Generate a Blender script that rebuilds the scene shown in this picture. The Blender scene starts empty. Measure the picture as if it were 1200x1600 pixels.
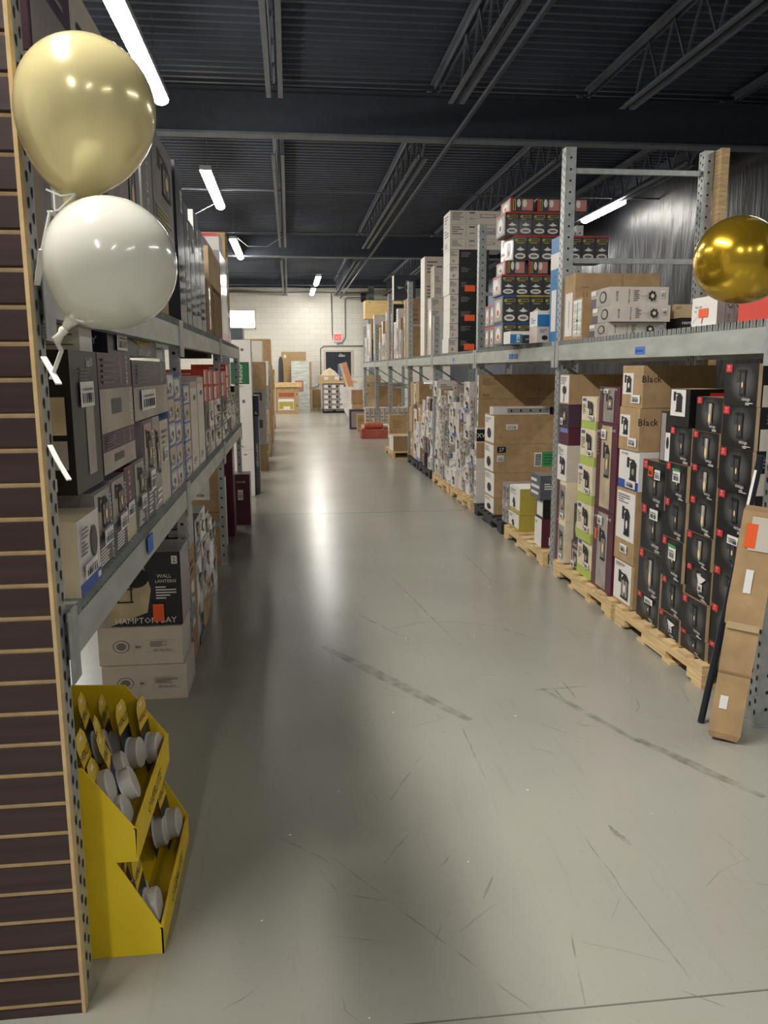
import bpy, bmesh, math, random
from mathutils import Vector, Matrix
random.seed(7)
SC = bpy.context.scene
COL = SC.collection
RAD = math.radians

# ------------------------------------------------------------------ camera
FPX = 1260.0                       # focal length in pixels of the 1200x1600 frame
fw = Vector((452-600, 800-578, -FPX)).normalized()
dn = Vector((32, -FPX*FPX/(800-578), -FPX)).normalized()
upv = -dn; upv = (upv - fw*upv.dot(fw)).normalized()
rt = fw.cross(upv)
ROT = Matrix((rt, fw, upv))        # camera -> world
EYE = Vector((0, 0, 1.5))
cam = bpy.data.cameras.new('camera'); co = bpy.data.objects.new('camera', cam); COL.objects.link(co)
co.matrix_world = Matrix.Translation(EYE) @ ROT.to_4x4()
cam.sensor_fit = 'VERTICAL'; cam.sensor_height = 36.0; cam.lens = 36.0*FPX/1600
cam.clip_end = 100; cam.clip_start = .02
SC.camera = co
def ray(x, y): return ROT @ Vector((x-600, 800-y, -FPX))
def atX(x, y, X): v = ray(x, y); return EYE + v*(X/v.x)
def atY(x, y, Y): v = ray(x, y); return EYE + v*(Y/v.y)
def atZ(x, y, Z): v = ray(x, y); return EYE + v*((Z-1.5)/v.z)

# ------------------------------------------------------------------ view, world, room light
SC.view_settings.view_transform = 'Standard'; SC.view_settings.look = 'None'
SC.view_settings.gamma = 1; SC.view_settings.use_curve_mapping = False
SC.view_settings.exposure = 0.46
w = bpy.data.worlds.new('world'); SC.world = w; w.use_nodes = True
w.node_tree.nodes['Background'].inputs[0].default_value = (.92, .96, 1, 1)
w.node_tree.nodes['Background'].inputs[1].default_value = 0.15
LAMP = 55.0                        # emission of the ceiling strip diffusers
def area(name, loc, sx, sy, power, rot=(0, 0, 0), col=(1, .97, .92)):
    l = bpy.data.lights.new(name, 'AREA'); l.shape = 'RECTANGLE'; l.size = sx; l.size_y = sy
    l.energy = power; l.color = col
    o = bpy.data.objects.new(name, l); o.location = loc; o.rotation_euler = rot; COL.objects.link(o); return o
# the rest of the shop's strip rows, behind and beside the photographer
for lx, ly, lp in ((-1.15, 1.95, 190), (-1.15, -3.6, 90), (1.6, -4.4, 36), (4.4, -3.0, 45), (5.5, 2.2, 60), (5.5, 8.0, 70), (5.5, 19.0, 90), (5.0, 25.0, 110), (.9, 19.8, 35),
                   (-3.6, 5.0, 50), (-3.6, 12.0, 90), (-3.6, 20.0, 90), (-2.4, 26.5, 120)):
    area('ceiling_strip_light', (lx, ly, 4.12), .14, 2.4, lp)

# ------------------------------------------------------------------ materials
MATS = {}
def lin(c):
    f = lambda v: v/12.92 if v <= .04045 else ((v+.055)/1.055)**2.4
    return tuple(f(v/255) for v in c)
def mat(name, rgb, rough=.6, metal=0, noise=.12, scale=8, bump=0, coat=0, emit=0, spec=.5, nscale=(1, 1, 1)):
    """principled material whose colour wanders a little with object-space noise; rgb is an sRGB 0-255 triple"""
    if name in MATS: return MATS[name]
    m = bpy.data.materials.new(name); m.use_nodes = True; nt = m.node_tree; n = nt.nodes; b = n['Principled BSDF']
    c = lin(rgb)
    tc = n.new('ShaderNodeTexCoord'); mp = n.new('ShaderNodeMapping'); mp.inputs['Scale'].default_value = nscale
    no = n.new('ShaderNodeTexNoise'); no.inputs['Scale'].default_value = scale; no.inputs['Detail'].default_value = 5
    nt.links.new(tc.outputs['Object'], mp.inputs[0]); nt.links.new(mp.outputs[0], no.inputs['Vector'])
    cr = n.new('ShaderNodeValToRGB'); e = cr.color_ramp.elements
    e[0].position = .3; e[1].position = .7
    e[0].color = tuple(max(0, v*(1-noise)) for v in c)+(1,); e[1].color = tuple(min(1, v*(1+noise)) for v in c)+(1,)
    nt.links.new(no.outputs['Fac'], cr.inputs[0]); nt.links.new(cr.outputs[0], b.inputs['Base Color'])
    b.inputs['Roughness'].default_value = rough; b.inputs['Metallic'].default_value = metal
    b.inputs['Specular IOR Level'].default_value = spec
    if coat: b.inputs['Coat Weight'].default_value = coat; b.inputs['Coat Roughness'].default_value = .12
    if bump:
        bp = n.new('ShaderNodeBump'); bp.inputs['Strength'].default_value = bump; bp.inputs['Distance'].default_value = .01
        nt.links.new(no.outputs['Fac'], bp.inputs['Height']); nt.links.new(bp.outputs[0], b.inputs['Normal'])
    if emit:
        b.inputs['Emission Color'].default_value = c+(1,); b.inputs['Emission Strength'].default_value = emit
    MATS[name] = m; return m
mat('kraft', (176, 146, 106), .75, bump=.15, scale=14)
mat('kraft_dark', (150, 122, 86), .75, bump=.15)
mat('kraft_pale', (196, 170, 132), .75)
mat('tape_clear', (190, 168, 130), .22, noise=.05)
mat('cream', (226, 212, 182), .7)
mat('white', (232, 228, 222), .5, noise=.03)
mat('white_print', (222, 216, 210), .35, noise=.04, coat=.45)
mat('offwhite', (206, 196, 184), .55, noise=.05, coat=.45)
mat('greybox', (150, 142, 140), .45, noise=.08, coat=.45)
mat('slate', (84, 88, 96), .4, noise=.1, coat=.15)
mat('navybox', (40, 44, 56), .38, noise=.1, coat=.15)
mat('black_print', (24, 24, 26), .34, noise=.15)
mat('joint', (104, 102, 94), .7)
mat('black', (16, 16, 18), .5, noise=.1)
mat('char', (58, 58, 60), .45, coat=.15)
mat('ink', (34, 32, 34), .6, noise=.02)
mat('inkgrey', (120, 116, 116), .6, noise=.02)
mat('maroon', (86, 34, 52), .42, noise=.08, coat=.15)
mat('plum', (72, 48, 70), .42, noise=.1, coat=.15)
mat('red', (204, 44, 52), .45, noise=.04)
mat('redbox', (206, 62, 48), .5, noise=.05, coat=.15)
mat('orange', (240, 98, 40), .5, noise=.04)
mat('green', (58, 160, 84), .45, noise=.04)
mat('darkgreen', (40, 104, 66), .5, noise=.05)
mat('lime', (176, 190, 92), .5, noise=.05)
mat('olive', (178, 164, 70), .5, noise=.06)
mat('blue', (46, 84, 168), .45, noise=.05)
mat('bluepale', (108, 134, 190), .5, noise=.06)
mat('tape_blue', (70, 120, 210), .6, noise=.05)
mat('skyblue', (46, 120, 178), .45, noise=.05)
mat('photo_grey', (158, 150, 142), .35, noise=.25, scale=9, coat=.45)
mat('photo_beige', (196, 178, 146), .35, noise=.25, scale=7, coat=.45)
mat('photo_dark', (66, 62, 62), .35, noise=.4, scale=7)
mat('warmglow', (246, 214, 158), .4, noise=.05)
mat('steel', (176, 180, 178), .42, metal=.55, noise=.16, scale=22, bump=.04)
mat('beam', (182, 186, 182), .4, metal=.45, noise=.14, scale=18, nscale=(1, .3, 1))
mat('rackhole', (26, 28, 30), .8)
mat('laminate', (60, 43, 42), .33, noise=.22, scale=5, nscale=(.5, 1, 14))
mat('mdf', (206, 178, 130), .7, noise=.14, scale=26)
mat('pine', (214, 184, 134), .65, noise=.22, scale=5, nscale=(3, .7, 12), bump=.1)
mat('pallet_black', (44, 44, 46), .6)
mat('plywood', (216, 186, 124), .6, noise=.12, scale=5, nscale=(1, 1, 6))
mat('yellowcard', (236, 204, 34), .45, noise=.05)
mat('yellowedge', (232, 196, 60), .55)
mat('blister', (206, 208, 208), .12, noise=.05)
mat('puck', (190, 184, 176), .38, noise=.04)
mat('wrap', (206, 212, 206), .2, noise=.25, scale=4, bump=.8, nscale=(1, 1, 6))
mat('painted_block', (216, 212, 200), .6, noise=.05, scale=3)
mat('doorpaint', (40, 46, 56), .4)
mat('deck', (66, 74, 90), .55, noise=.16, scale=2)
mat('joist', (104, 110, 122), .5, noise=.15, scale=5)
mat('girder', (62, 68, 80), .55)
mat('conduit', (130, 134, 138), .4, metal=.5)
mat('lampbody', (226, 228, 230), .5)
mat('exit_red', (255, 60, 60), .5, emit=1.1, noise=.01)
mat('reflection_glow', (250, 252, 255), .3, emit=4.0, noise=.01)  # emission imitating a bright reflection on the back wall
mat('tube', (255, 250, 240), .4, emit=LAMP, noise=0)
mat('plankred', (186, 128, 96), .6)
mat('terra', (170, 84, 64), .6)
mat('sack', (176, 88, 60), .7)
mat('polecoat', (30, 34, 44), .3)
mat('stickerwhite', (236, 234, 230), .4, noise=.02)
mat('ribbon', (232, 230, 222), .3, noise=.04)
mat('pinkprint', (190, 128, 116), .5)
mat('lidwhite', (238, 236, 230), .3)

def mat_floor():
    m = bpy.data.materials.new('epoxy_floor'); m.use_nodes = True; nt = m.node_tree; n = nt.nodes; b = n['Principled BSDF']
    tc = n.new('ShaderNodeTexCoord')
    def noise(sc, det, rough, ns=(1, 1, 1), rz=0):
        mp = n.new('ShaderNodeMapping'); mp.inputs['Scale'].default_value = ns; mp.inputs['Rotation'].default_value = (0, 0, rz)
        t = n.new('ShaderNodeTexNoise'); t.inputs['Scale'].default_value = sc; t.inputs['Detail'].default_value = det; t.inputs['Roughness'].default_value = rough
        nt.links.new(tc.outputs['Object'], mp.inputs[0]); nt.links.new(mp.outputs[0], t.inputs['Vector']); return t
    big = noise(.9, 3, .5); fine = noise(45, 3, .6); sc1 = noise(3, 8, .65, (9, .6, 1), .9); sc2 = noise(3, 8, .65, (9, .6, 1), -.6)
    cr = n.new('ShaderNodeMix'); cr.data_type = 'RGBA'
    cr.inputs[6].default_value = lin((138, 136, 126))+(1,); cr.inputs[7].default_value = lin((166, 164, 153))+(1,)
    nt.links.new(big.outputs['Fac'], cr.inputs[0]); last = cr.outputs[2]
    for t, lo, hi, dark in ((sc1, .60, .72, .90), (sc2, .60, .72, .91), (fine, .58, .75, .93)):
        r = n.new('ShaderNodeMapRange'); r.inputs['From Min'].default_value = lo; r.inputs['From Max'].default_value = hi
        r.inputs['To Min'].default_value = 1; r.inputs['To Max'].default_value = dark
        nt.links.new(t.outputs['Fac'], r.inputs['Value'])
        mx = n.new('ShaderNodeVectorMath'); mx.operation = 'SCALE'
        nt.links.new(last, mx.inputs[0]); nt.links.new(r.outputs[0], mx.inputs['Scale']); last = mx.outputs[0]
    nt.links.new(last, b.inputs['Base Color'])
    b.inputs['Roughness'].default_value = .25
    bp = n.new('ShaderNodeBump'); bp.inputs['Strength'].default_value = .06; bp.inputs['Distance'].default_value = .004
    nt.links.new(fine.outputs['Fac'], bp.inputs['Height']); nt.links.new(bp.outputs[0], b.inputs['Normal'])
    MATS['floor'] = m
mat_floor()
def mat_scuff():
    m = bpy.data.materials.new('scuff'); m.use_nodes = True; nt = m.node_tree; n = nt.nodes; b = n['Principled BSDF']
    b.inputs['Base Color'].default_value = lin((92, 90, 82))+(1,); b.inputs['Roughness'].default_value = .5
    tc = n.new('ShaderNodeTexCoord'); t = n.new('ShaderNodeTexNoise'); t.inputs['Scale'].default_value = 14; t.inputs['Detail'].default_value = 8
    nt.links.new(tc.outputs['Object'], t.inputs['Vector'])
    r = n.new('ShaderNodeMapRange'); r.inputs['From Min'].default_value = .35; r.inputs['From Max'].default_value = .75
    r.inputs['To Min'].default_value = 0; r.inputs['To Max'].default_value = .4
    nt.links.new(t.outputs['Fac'], r.inputs['Value']); nt.links.new(r.outputs[0], b.inputs['Alpha']); MATS['scuff'] = m
mat_scuff()
def mat_vintage():       # printed lid: black with a soft grey bloom printed round the lantern picture
    m = bpy.data.materials.new('vintage_print'); m.use_nodes = True; nt = m.node_tree; n = nt.nodes; b = n['Principled BSDF']
    uv = n.new('ShaderNodeUVMap'); uv.uv_map = 'UVMap'
    mp = n.new('ShaderNodeMapping'); mp.inputs['Location'].default_value = (-.55, -.55, 0)
    nt.links.new(uv.outputs[0], mp.inputs[0])
    g = n.new('ShaderNodeTexGradient'); g.gradient_type = 'SPHERICAL'
    mp2 = n.new('ShaderNodeMapping'); mp2.inputs['Scale'].default_value = (2.4, 2.1, 1)
    nt.links.new(mp.outputs[0], mp2.inputs[0]); nt.links.new(mp2.outputs[0], g.inputs[0])
    cr = n.new('ShaderNodeValToRGB'); e = cr.color_ramp.elements
    e[0].color = lin((22, 22, 24))+(1,); e[1].color = lin((112, 110, 108))+(1,); e[0].position = .05
    nt.links.new(g.outputs['Fac'], cr.inputs[0]); nt.links.new(cr.outputs[0], b.inputs['Base Color'])
    b.inputs['Roughness'].default_value = .36; MATS['vintage'] = m
mat_vintage()
def mat_blocks():
    m = bpy.data.materials.new('painted_blockwork'); m.use_nodes = True; nt = m.node_tree; n = nt.nodes; b = n['Principled BSDF']
    tc = n.new('ShaderNodeTexCoord'); mp = n.new('ShaderNodeMapping'); mp.inputs['Rotation'].default_value = (RAD(90), 0, 0)
    br = n.new('ShaderNodeTexBrick'); br.inputs['Scale'].default_value = 1.25; br.inputs['Mortar Size'].default_value = .006
    br.inputs['Color1'].default_value = lin((230, 227, 216))+(1,); br.inputs['Color2'].default_value = lin((225, 222, 211))+(1,); br.inputs['Mortar'].default_value = lin((204, 200, 190))+(1,)
    nt.links.new(tc.outputs['Object'], mp.inputs[0]); nt.links.new(mp.outputs[0], br.inputs['Vector']); nt.links.new(br.outputs['Color'], b.inputs['Base Color'])
    b.inputs['Roughness'].default_value = .55; MATS['blocks'] = m
mat_blocks()
def mat_plastic():
    m = mat('black_sheeting', (24, 26, 31), .42, noise=.25, scale=1.2, spec=.3)
    nt = m.node_tree; n = nt.nodes; b = n['Principled BSDF']
    tc = n.new('ShaderNodeTexCoord'); mp = n.new('ShaderNodeMapping'); mp.inputs['Rotation'].default_value = (RAD(-38), 0, 0); mp.inputs['Scale'].default_value = (1, 3.2, .55)
    t = n.new('ShaderNodeTexNoise'); t.inputs['Scale'].default_value = 1.6; t.inputs['Detail'].default_value = 5; t.inputs['Distortion'].default_value = 1.4
    nt.links.new(tc.outputs['Object'], mp.inputs[0]); nt.links.new(mp.outputs[0], t.inputs['Vector'])
    bp = n.new('ShaderNodeBump'); bp.inputs['Strength'].default_value = .22; bp.inputs['Distance'].default_value = .08
    nt.links.new(t.outputs['Fac'], bp.inputs['Height']); nt.links.new(bp.outputs[0], b.inputs['Normal'])
mat_plastic()
def mat_balloon(name, rgb, metal, trans):
    m = mat(name, rgb, .2 if metal else .16, metal=metal, noise=.03, scale=2)
    b = m.node_tree.nodes['Principled BSDF']
    b.inputs['Subsurface Weight'].default_value = trans; b.inputs['Subsurface Radius'].default_value = (.05, .05, .04)
    b.inputs['Coat Weight'].default_value = .5; b.inputs['Coat Roughness'].default_value = .06
mat_balloon('balloon_pearl', (228, 214, 158), .22, .2)
mat_balloon('balloon_gold', (206, 168, 44), .85, 0)
mat_balloon('balloon_white', (222, 220, 206), 0, .3)

# ------------------------------------------------------------------ mesh helpers
class MB:
    def __init__(s): s.v = []; s.f = []; s.m = []; s.mats = []; s.uv = {}
    def mi(s, name):
        if name not in s.mats: s.mats.append(name)
        return s.mats.index(name)
    def face(s, pts, m, uv=None):
        i = len(s.v); s.v += [tuple(p) for p in pts]; s.f.append(tuple(range(i, i+len(pts)))); s.m.append(s.mi(m))
        if uv: s.uv[len(s.f)-1] = uv
    def box(s, x0, x1, y0, y1, z0, z1, m, M=None):
        p = [Vector((x, y, z)) for z in (z0, z1) for y in (y0, y1) for x in (x0, x1)]
        if M is not None: p = [M @ q for q in p]
        i = len(s.v); s.v += [tuple(q) for q in p]
        for f in ((0, 2, 3, 1), (4, 5, 7, 6), (0, 1, 5, 4), (2, 6, 7, 3), (0, 4, 6, 2), (1, 3, 7, 5)):
            s.f.append(tuple(i+k for k in f)); s.m.append(s.mi(m))
    def bar(s, a, b, wx, wy, m):
        a = Vector(a); b = Vector(b); d = b-a; L = d.length
        q = d.to_track_quat('Z', 'Y').to_matrix().to_4x4()
        s.box(-wx/2, wx/2, -wy/2, wy/2, 0, L, m, Matrix.Translation(a) @ q)
    def tube(s, pts, r, m, seg=10, cap=True):
        pts = [Vector(p) for p in pts]; rings = []
        for k, p in enumerate(pts):
            d = (pts[min(k+1, len(pts)-1)]-pts[max(k-1, 0)]).normalized()
            q = d.to_track_quat('Z', 'Y').to_matrix(); rr = r[k] if isinstance(r, (list, tuple)) else r
            i = len(s.v); s.v += [tuple(p+q @ Vector((rr*math.cos(2*math.pi*j/seg), rr*math.sin(2*math.pi*j/seg), 0))) for j in range(seg)]
            rings.append(i)
        for a, b in zip(rings, rings[1:]):
            for j in range(seg):
                s.f.append((a+j, a+(j+1) % seg, b+(j+1) % seg, b+j)); s.m.append(s.mi(m))
        if cap:
            s.f.append(tuple(rings[0]+j for j in reversed(range(seg)))); s.m.append(s.mi(m))
            s.f.append(tuple(rings[-1]+j for j in range(seg))); s.m.append(s.mi(m))
    def prism(s, poly, axis, a0, a1, m):
        """extrude a 2-D polygon along an axis ('x': (y,z), 'y': (x,z), 'z': (x,y))"""
        def P(u, v, a): return (a, u, v) if axis == 'x' else (u, a, v) if axis == 'y' else (u, v, a)
        n = len(poly); s.face([P(u, v, a0) for u, v in poly], m); s.face([P(u, v, a1) for u, v in reversed(poly)], m)
        for k in range(n):
            (u, v), (p, q) = poly[k], poly[(k+1) % n]
            s.face([P(u, v, a0), P(u, v, a1), P(p, q, a1), P(p, q, a0)], m)
    def build(s, name, parent=None, loc=(0, 0, 0), smooth=False, fixn=False):
        me = bpy.data.meshes.new(name); me.from_pydata(s.v, [], s.f)
        for n in s.mats: me.materials.append(MATS[n])
        me.polygons.foreach_set('material_index', s.m)
        if s.uv:
            ul = me.uv_layers.new(name='UVMap')
            for fi, uv in s.uv.items():
                for k, li in enumerate(me.polygons[fi].loop_indices): ul.data[li].uv = uv[k]
        if fixn:
            bm = bmesh.new(); bm.from_mesh(me); bmesh.ops.remove_doubles(bm, verts=bm.verts, dist=1e-5)
            bmesh.ops.recalc_face_normals(bm, faces=bm.faces); bm.to_mesh(me); bm.free()
        if smooth: me.polygons.foreach_set('use_smooth', [True]*len(me.polygons))
        me.update()
        o = bpy.data.objects.new(name, me); o.location = loc; COL.objects.link(o)
        if parent: o.parent = parent
        return o
LABELS = {}
def tag(o, label, cat, group=None, kind=None):
    nw = len(label.split())
    if not 4 <= nw <= 16: print('LABEL LENGTH', nw, label)
    if label in LABELS: print('LABEL REPEATED', label)
    LABELS[label] = 1
    o['label'] = label; o['category'] = cat
    if group: o['group'] = group
    if kind: o['kind'] = kind
    return o
def struct(o): o['kind'] = 'structure'; return o
def empty(name, loc, rz=0):
    o = bpy.data.objects.new(name, None); o.location = loc; o.rotation_euler = (0, 0, rz); o.empty_display_size = .1
    COL.objects.link(o); return o
TXT = {}
def text_geo(s):
    if s not in TXT:
        cu = bpy.data.curves.new('t', 'FONT'); cu.body = s; cu.resolution_u = 1
        o = bpy.data.objects.new('t', cu); COL.objects.link(o); bpy.context.view_layer.update()
        me = bpy.data.meshes.new_from_object(o.evaluated_get(bpy.context.evaluated_depsgraph_get()))
        v = [(p.co.x, p.co.y) for p in me.vertices]; f = [tuple(p.vertices) for p in me.polygons]
        x0 = min(p[0] for p in v); x1 = max(p[0] for p in v); y0 = min(p[1] for p in v); y1 = max(p[1] for p in v)
        h = y1-y0
        TXT[s] = ([((a-x0)/h, (b-y0)/h) for a, b in v], f, (x1-x0)/h)
        bpy.data.objects.remove(o); bpy.data.meshes.remove(me); bpy.data.curves.remove(cu)
    return TXT[s]

class Box:
    """a carton: local origin at the middle of its base; items print on its faces. Faces: W (-x), E (+x), S (-y), T top."""
    def __init__(s, x0, x1, y0, y1, z0, z1, body, sides=None):
        s.c = ((x0+x1)/2, (y0+y1)/2, z0); s.d = (x1-x0, y1-y0, z1-z0); s.mb = {None: MB()}; s.k = {}
        s.order = [None]; s.plabel = {}
        dx, dy, dz = s.d; hx, hy = dx/2, dy/2; m = s.mb[None]; sd = sides or {}; e = min(.002, dx*.04)
        P = {'W': [(-hx, hy, 0), (-hx, -hy, 0), (-hx, -hy, dz), (-hx, hy, dz)], 'E': [(hx, -hy, 0), (hx, hy, 0), (hx, hy, dz), (hx, -hy, dz)],
             'S': [(-hx, -hy, 0), (hx, -hy, 0), (hx, -hy, dz), (-hx, -hy, dz)], 'N': [(hx, hy, 0), (-hx, hy, 0), (-hx, hy, dz), (hx, hy, dz)],
             'T': [(-hx, -hy, dz), (hx, -hy, dz), (hx, hy, dz), (-hx, hy, dz)], 'B': [(-hx, hy, 0), (hx, hy, 0), (hx, -hy, 0), (-hx, -hy, 0)]}
        for k, p in P.items(): m.face(p, sd.get(k, body), [(0, 0), (1, 0), (1, 1), (0, 1)])
    def size(s, F):
        dx, dy, dz = s.d
        return {'W': (dy, dz), 'E': (dy, dz), 'S': (dx, dz), 'T': (dx, dy)}[F]
    def pt(s, F, u, v, off):
        dx, dy, dz = s.d
        if F == 'W': return (-dx/2-off, dy/2-u*dy, v*dz)
        if F == 'E': return (dx/2+off, -dy/2+u*dy, v*dz)
        if F == 'S': return (-dx/2+u*dx, -dy/2-off, v*dz)
        return (-dx/2+u*dx, -dy/2+v*dy, dz+off)
    def lay(s, F, part):
        key = (part, F) if part else None
        if key not in s.mb: s.mb[key] = MB(); s.order.append(key)
        s.k[F] = s.k.get(F, 0)+1
        return s.mb[key], .0006*s.k[F]+(.0008 if part else 0)
    def poly(s, F, pts, m, part=None):
        b, o = s.lay(F, part); b.face([s.pt(F, u, v, o) for u, v in pts], m, None)
    def r(s, F, u0, v0, u1, v1, m, part=None): s.poly(F, [(u0, v0), (u1, v0), (u1, v1), (u0, v1)], m, part)
    def ell(s, F, cu, cv, ru, rv, m, part=None, n=18):
        s.poly(F, [(cu+ru*math.cos(2*math.pi*k/n), cv+rv*math.sin(2*math.pi*k/n)) for k in range(n)], m, part)
    def t(s, F, u, v, h, txt, m, rot=0, part=None, maxw=None, mirror=False):
        """u,v = centre; h = cap height as a fraction of the face height; rot in degrees"""
        W, H = s.size(F); g, f, asp = text_geo(txt); hh = h*H
        if maxw and rot in (0, 180) and asp*hh > maxw*W: hh = maxw*W/asp
        if maxw and rot in (90, -90) and asp*hh > maxw*H: hh = maxw*H/asp
        b, o = s.lay(F, part); c, sn = math.cos(RAD(rot)), math.sin(RAD(rot)); i = len(b.v); mi = b.mi(m)
        for a, q in g:
            x = (a-asp/2)*hh; y = (q-.5)*hh
            b.v.append(s.pt(F, u+(x*c-y*sn)/W, v+(x*sn+y*c)/H, o))
        for q in f: b.f.append(tuple(i+k for k in q)); b.m.append(mi)
    def lines(s, F, u0, v0, u1, v1, n, m, part=None):
        st = (v1-v0)/n
        for k in range(n):
            s.r(F, u0, v0+k*st+st*.25, u1-(u1-u0)*random.choice((0, .1, .3, .5)), v0+k*st+st*.7, m, part)
    def sticker(s, F, u0, v0, u1, v1, m='stickerwhite', part='price_sticker', bars=True, lab=None):
        s.r(F, u0, v0, u1, v1, m, part)
        if bars:
            w = (u1-u0); h = (v1-v0); k = 6
            for j in range(k): s.r(F, u0+w*(.12+.13*j), v0+h*.15, u0+w*(.12+.13*j+random.uniform(.04, .09)), v0+h*.55, 'ink', part)
            s.r(F, u0+w*.12, v0+h*.66, u0+w*.8, v0+h*.74, 'inkgrey', part)
        if lab: s.plabel[part] = lab
    def tape(s, F='T', w=.05):
        W, H = s.size(F)
        if F == 'T': s.r(F, 0, .5-w/2/H, 1, .5+w/2/H, 'tape_clear', 'packing_tape')
    def lantern(s, F, u0, v0, u1, v1, dark='ink', glow='warmglow', part=None, style=0):
        W = u1-u0; H = v1-v0; U = lambda a: u0+a*W; V = lambda a: v0+a*H
        s.r(F, U(.12), V(.55), U(.32), V(.95), dark, part)
        s.poly(F, [(U(.3), V(.84)), (U(.72), V(.84)), (U(.72), V(.9)), (U(.3), V(.9))], dark, part)
        s.poly(F, [(U(.34), V(.68)), (U(.96), V(.68)), (U(.78), V(.86)), (U(.56), V(.86))], dark, part)
        if style == 0:
            s.r(F, U(.42), V(.14), U(.90), V(.68), 'photo_grey', part)
            for a in (.40, .64, .86): s.r(F, U(a), V(.12), U(a+.05), V(.7), dark, part)
        else:
            s.r(F, U(.42), V(.08), U(.9), V(.68), dark, part)
        s.ell(F, U(.66), V(.42), .1*W, .14*H, glow, part, 10)
        s.r(F, U(.38), V(.08), U(.94), V(.15), dark, part)
    def done(s, name, label, cat='box', group=None, rz=0, tilt=None):
        o = s.mb[None].build(name); o.location = s.c
        if tilt: o.rotation_euler = tilt
        elif rz: o.rotation_euler = (0, 0, rz)
        for p in s.order[1:]:
            c = s.mb[p].build(p[0], o)
            if p[0] in s.plabel: c['label'] = s.plabel[p[0]]
        tag(o, label, cat, group); return o

# ------------------------------------------------------------------ the room
XR, XL = 1.93, -.52                   # aisle faces of the right and left racks
BACK = 31.0
b = MB(); b.box(-5, 8, -3, BACK, -.1, 0, 'floor'); floor = struct(b.build('floor'))
b = MB()
def strip_on_floor(b, p, q, w, jit=0):
    a = atZ(*p, .0009); c = atZ(*q, .0009); a.z = c.z = .0009; n = 12; d = (c-a); s = Vector((-d.y, d.x, 0)).normalized()
    L = [a+d*k/n+s*random.uniform(-jit, jit) for k in range(n+1)]
    for k in range(n):
        w0 = w*(.5+.5*math.sin(math.pi*k/n)); w1 = w*(.5+.5*math.sin(math.pi*(k+1)/n))
        b.face([L[k]+s*w0/2, L[k]-s*w0/2, L[k+1]-s*w1/2, L[k+1]+s*w1/2], 'scuff')
for p, q, w, j in (((505, 1010), (735, 1125), .07, .004), ((845, 1075), (1000, 1160), .035, .004), ((985, 1150), (1195, 1245), .05, .005), ((520, 1340), (860, 1600), .006, .003), ((700, 1470), (790, 1400), .005, .002),
                   ((755, 1405), (770, 1370), .008, 0), ((720, 1130), (760, 1220), .006, .003), ((900, 1290), (1010, 1440), .005, .003), ((1010, 1440), (1080, 1530), .007, .002), ((890, 1450), (915, 1570), .005, .001),
                   ((610, 900), (720, 1010), .01, .004), ((720, 860), (770, 910), .01, .001), ((835, 1078), (915, 1072), .016, .002), ((860, 1070), (880, 1092), .012, .001), ((880, 1066), (900, 1090), .012, .001),
                   ((440, 1310), (520, 1350), .006, .004), ((560, 960), (640, 1000), .012, .004), ((950, 1290), (985, 1320), .02, .004), ((660, 1180), (610, 1250), .006, .004), ((640, 1300), (600, 1350), .005, .004)):
    strip_on_floor(b, p, q, w, j)
# the curved fork-truck scrape
arc = [(600, 985), (660, 972), (720, 972), (780, 980), (840, 1000)]
for p, q in zip(arc, arc[1:]): strip_on_floor(b, p, q, .012)
for k in range(75):
    X_, Y_ = random.uniform(-.3, 1.9), random.uniform(1.5, 7.5); an = random.choice((.6, .8, 2.2, 2.4, 1.2))+random.gauss(0, .35); Ls = random.uniform(.05, .5)
    d_ = Vector((math.cos(an), math.sin(an), 0)); s_ = Vector((-d_.y, d_.x, 0))*random.uniform(.0012, .003); a_ = Vector((X_, Y_, .0009)); bend = Vector((-d_.y, d_.x, 0))*random.gauss(0, .02)
    m_ = a_+d_*Ls/2+bend; e_ = a_+d_*Ls
    b.face([a_, m_+s_, e_, m_-s_], 'scuff')
b.build('scuff_marks', floor)
b = MB()
for k in range(22):
    X_, Y_, q = random.uniform(-.3, 1.9), random.uniform(1.6, 6), random.uniform(.002, .005); b.box(X_, X_+q*1.5, Y_, Y_+q, 0, .001, 'stickerwhite')
o = b.build('paper_crumbs', floor); o['kind'] = 'stuff'
b = MB()
for Y in (8.42, 1.62):
    b.box(-4, 3.2, Y, Y+.004, .0003, .0012, 'joint')
b.build('saw_cut_joint', floor)

# back wall with its door opening
b = MB(); D0, D1, DH = 1.36, 2.35, 2.18
b.box(-5, D0, BACK, BACK+.2, 0, 4.5, 'blocks'); b.box(D0, D1, BACK, BACK+.2, DH, 4.5, 'blocks')
b.box(D1, 8, BACK, BACK+.2, 0, 4.5, 'blocks'); b.box(-5, 8, BACK, BACK+.2, 4.5, 5.0, 'girder'); struct(b.build('wall_back'))
b = MB(); b.box(-5.1, -5, -3, BACK, 0, 5, 'painted_block'); struct(b.build('wall_left'))
b = MB(); b.box(6.15, 6.3, -3, BACK, 0, 5, 'girder'); struct(b.build('wall_right'))
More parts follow.
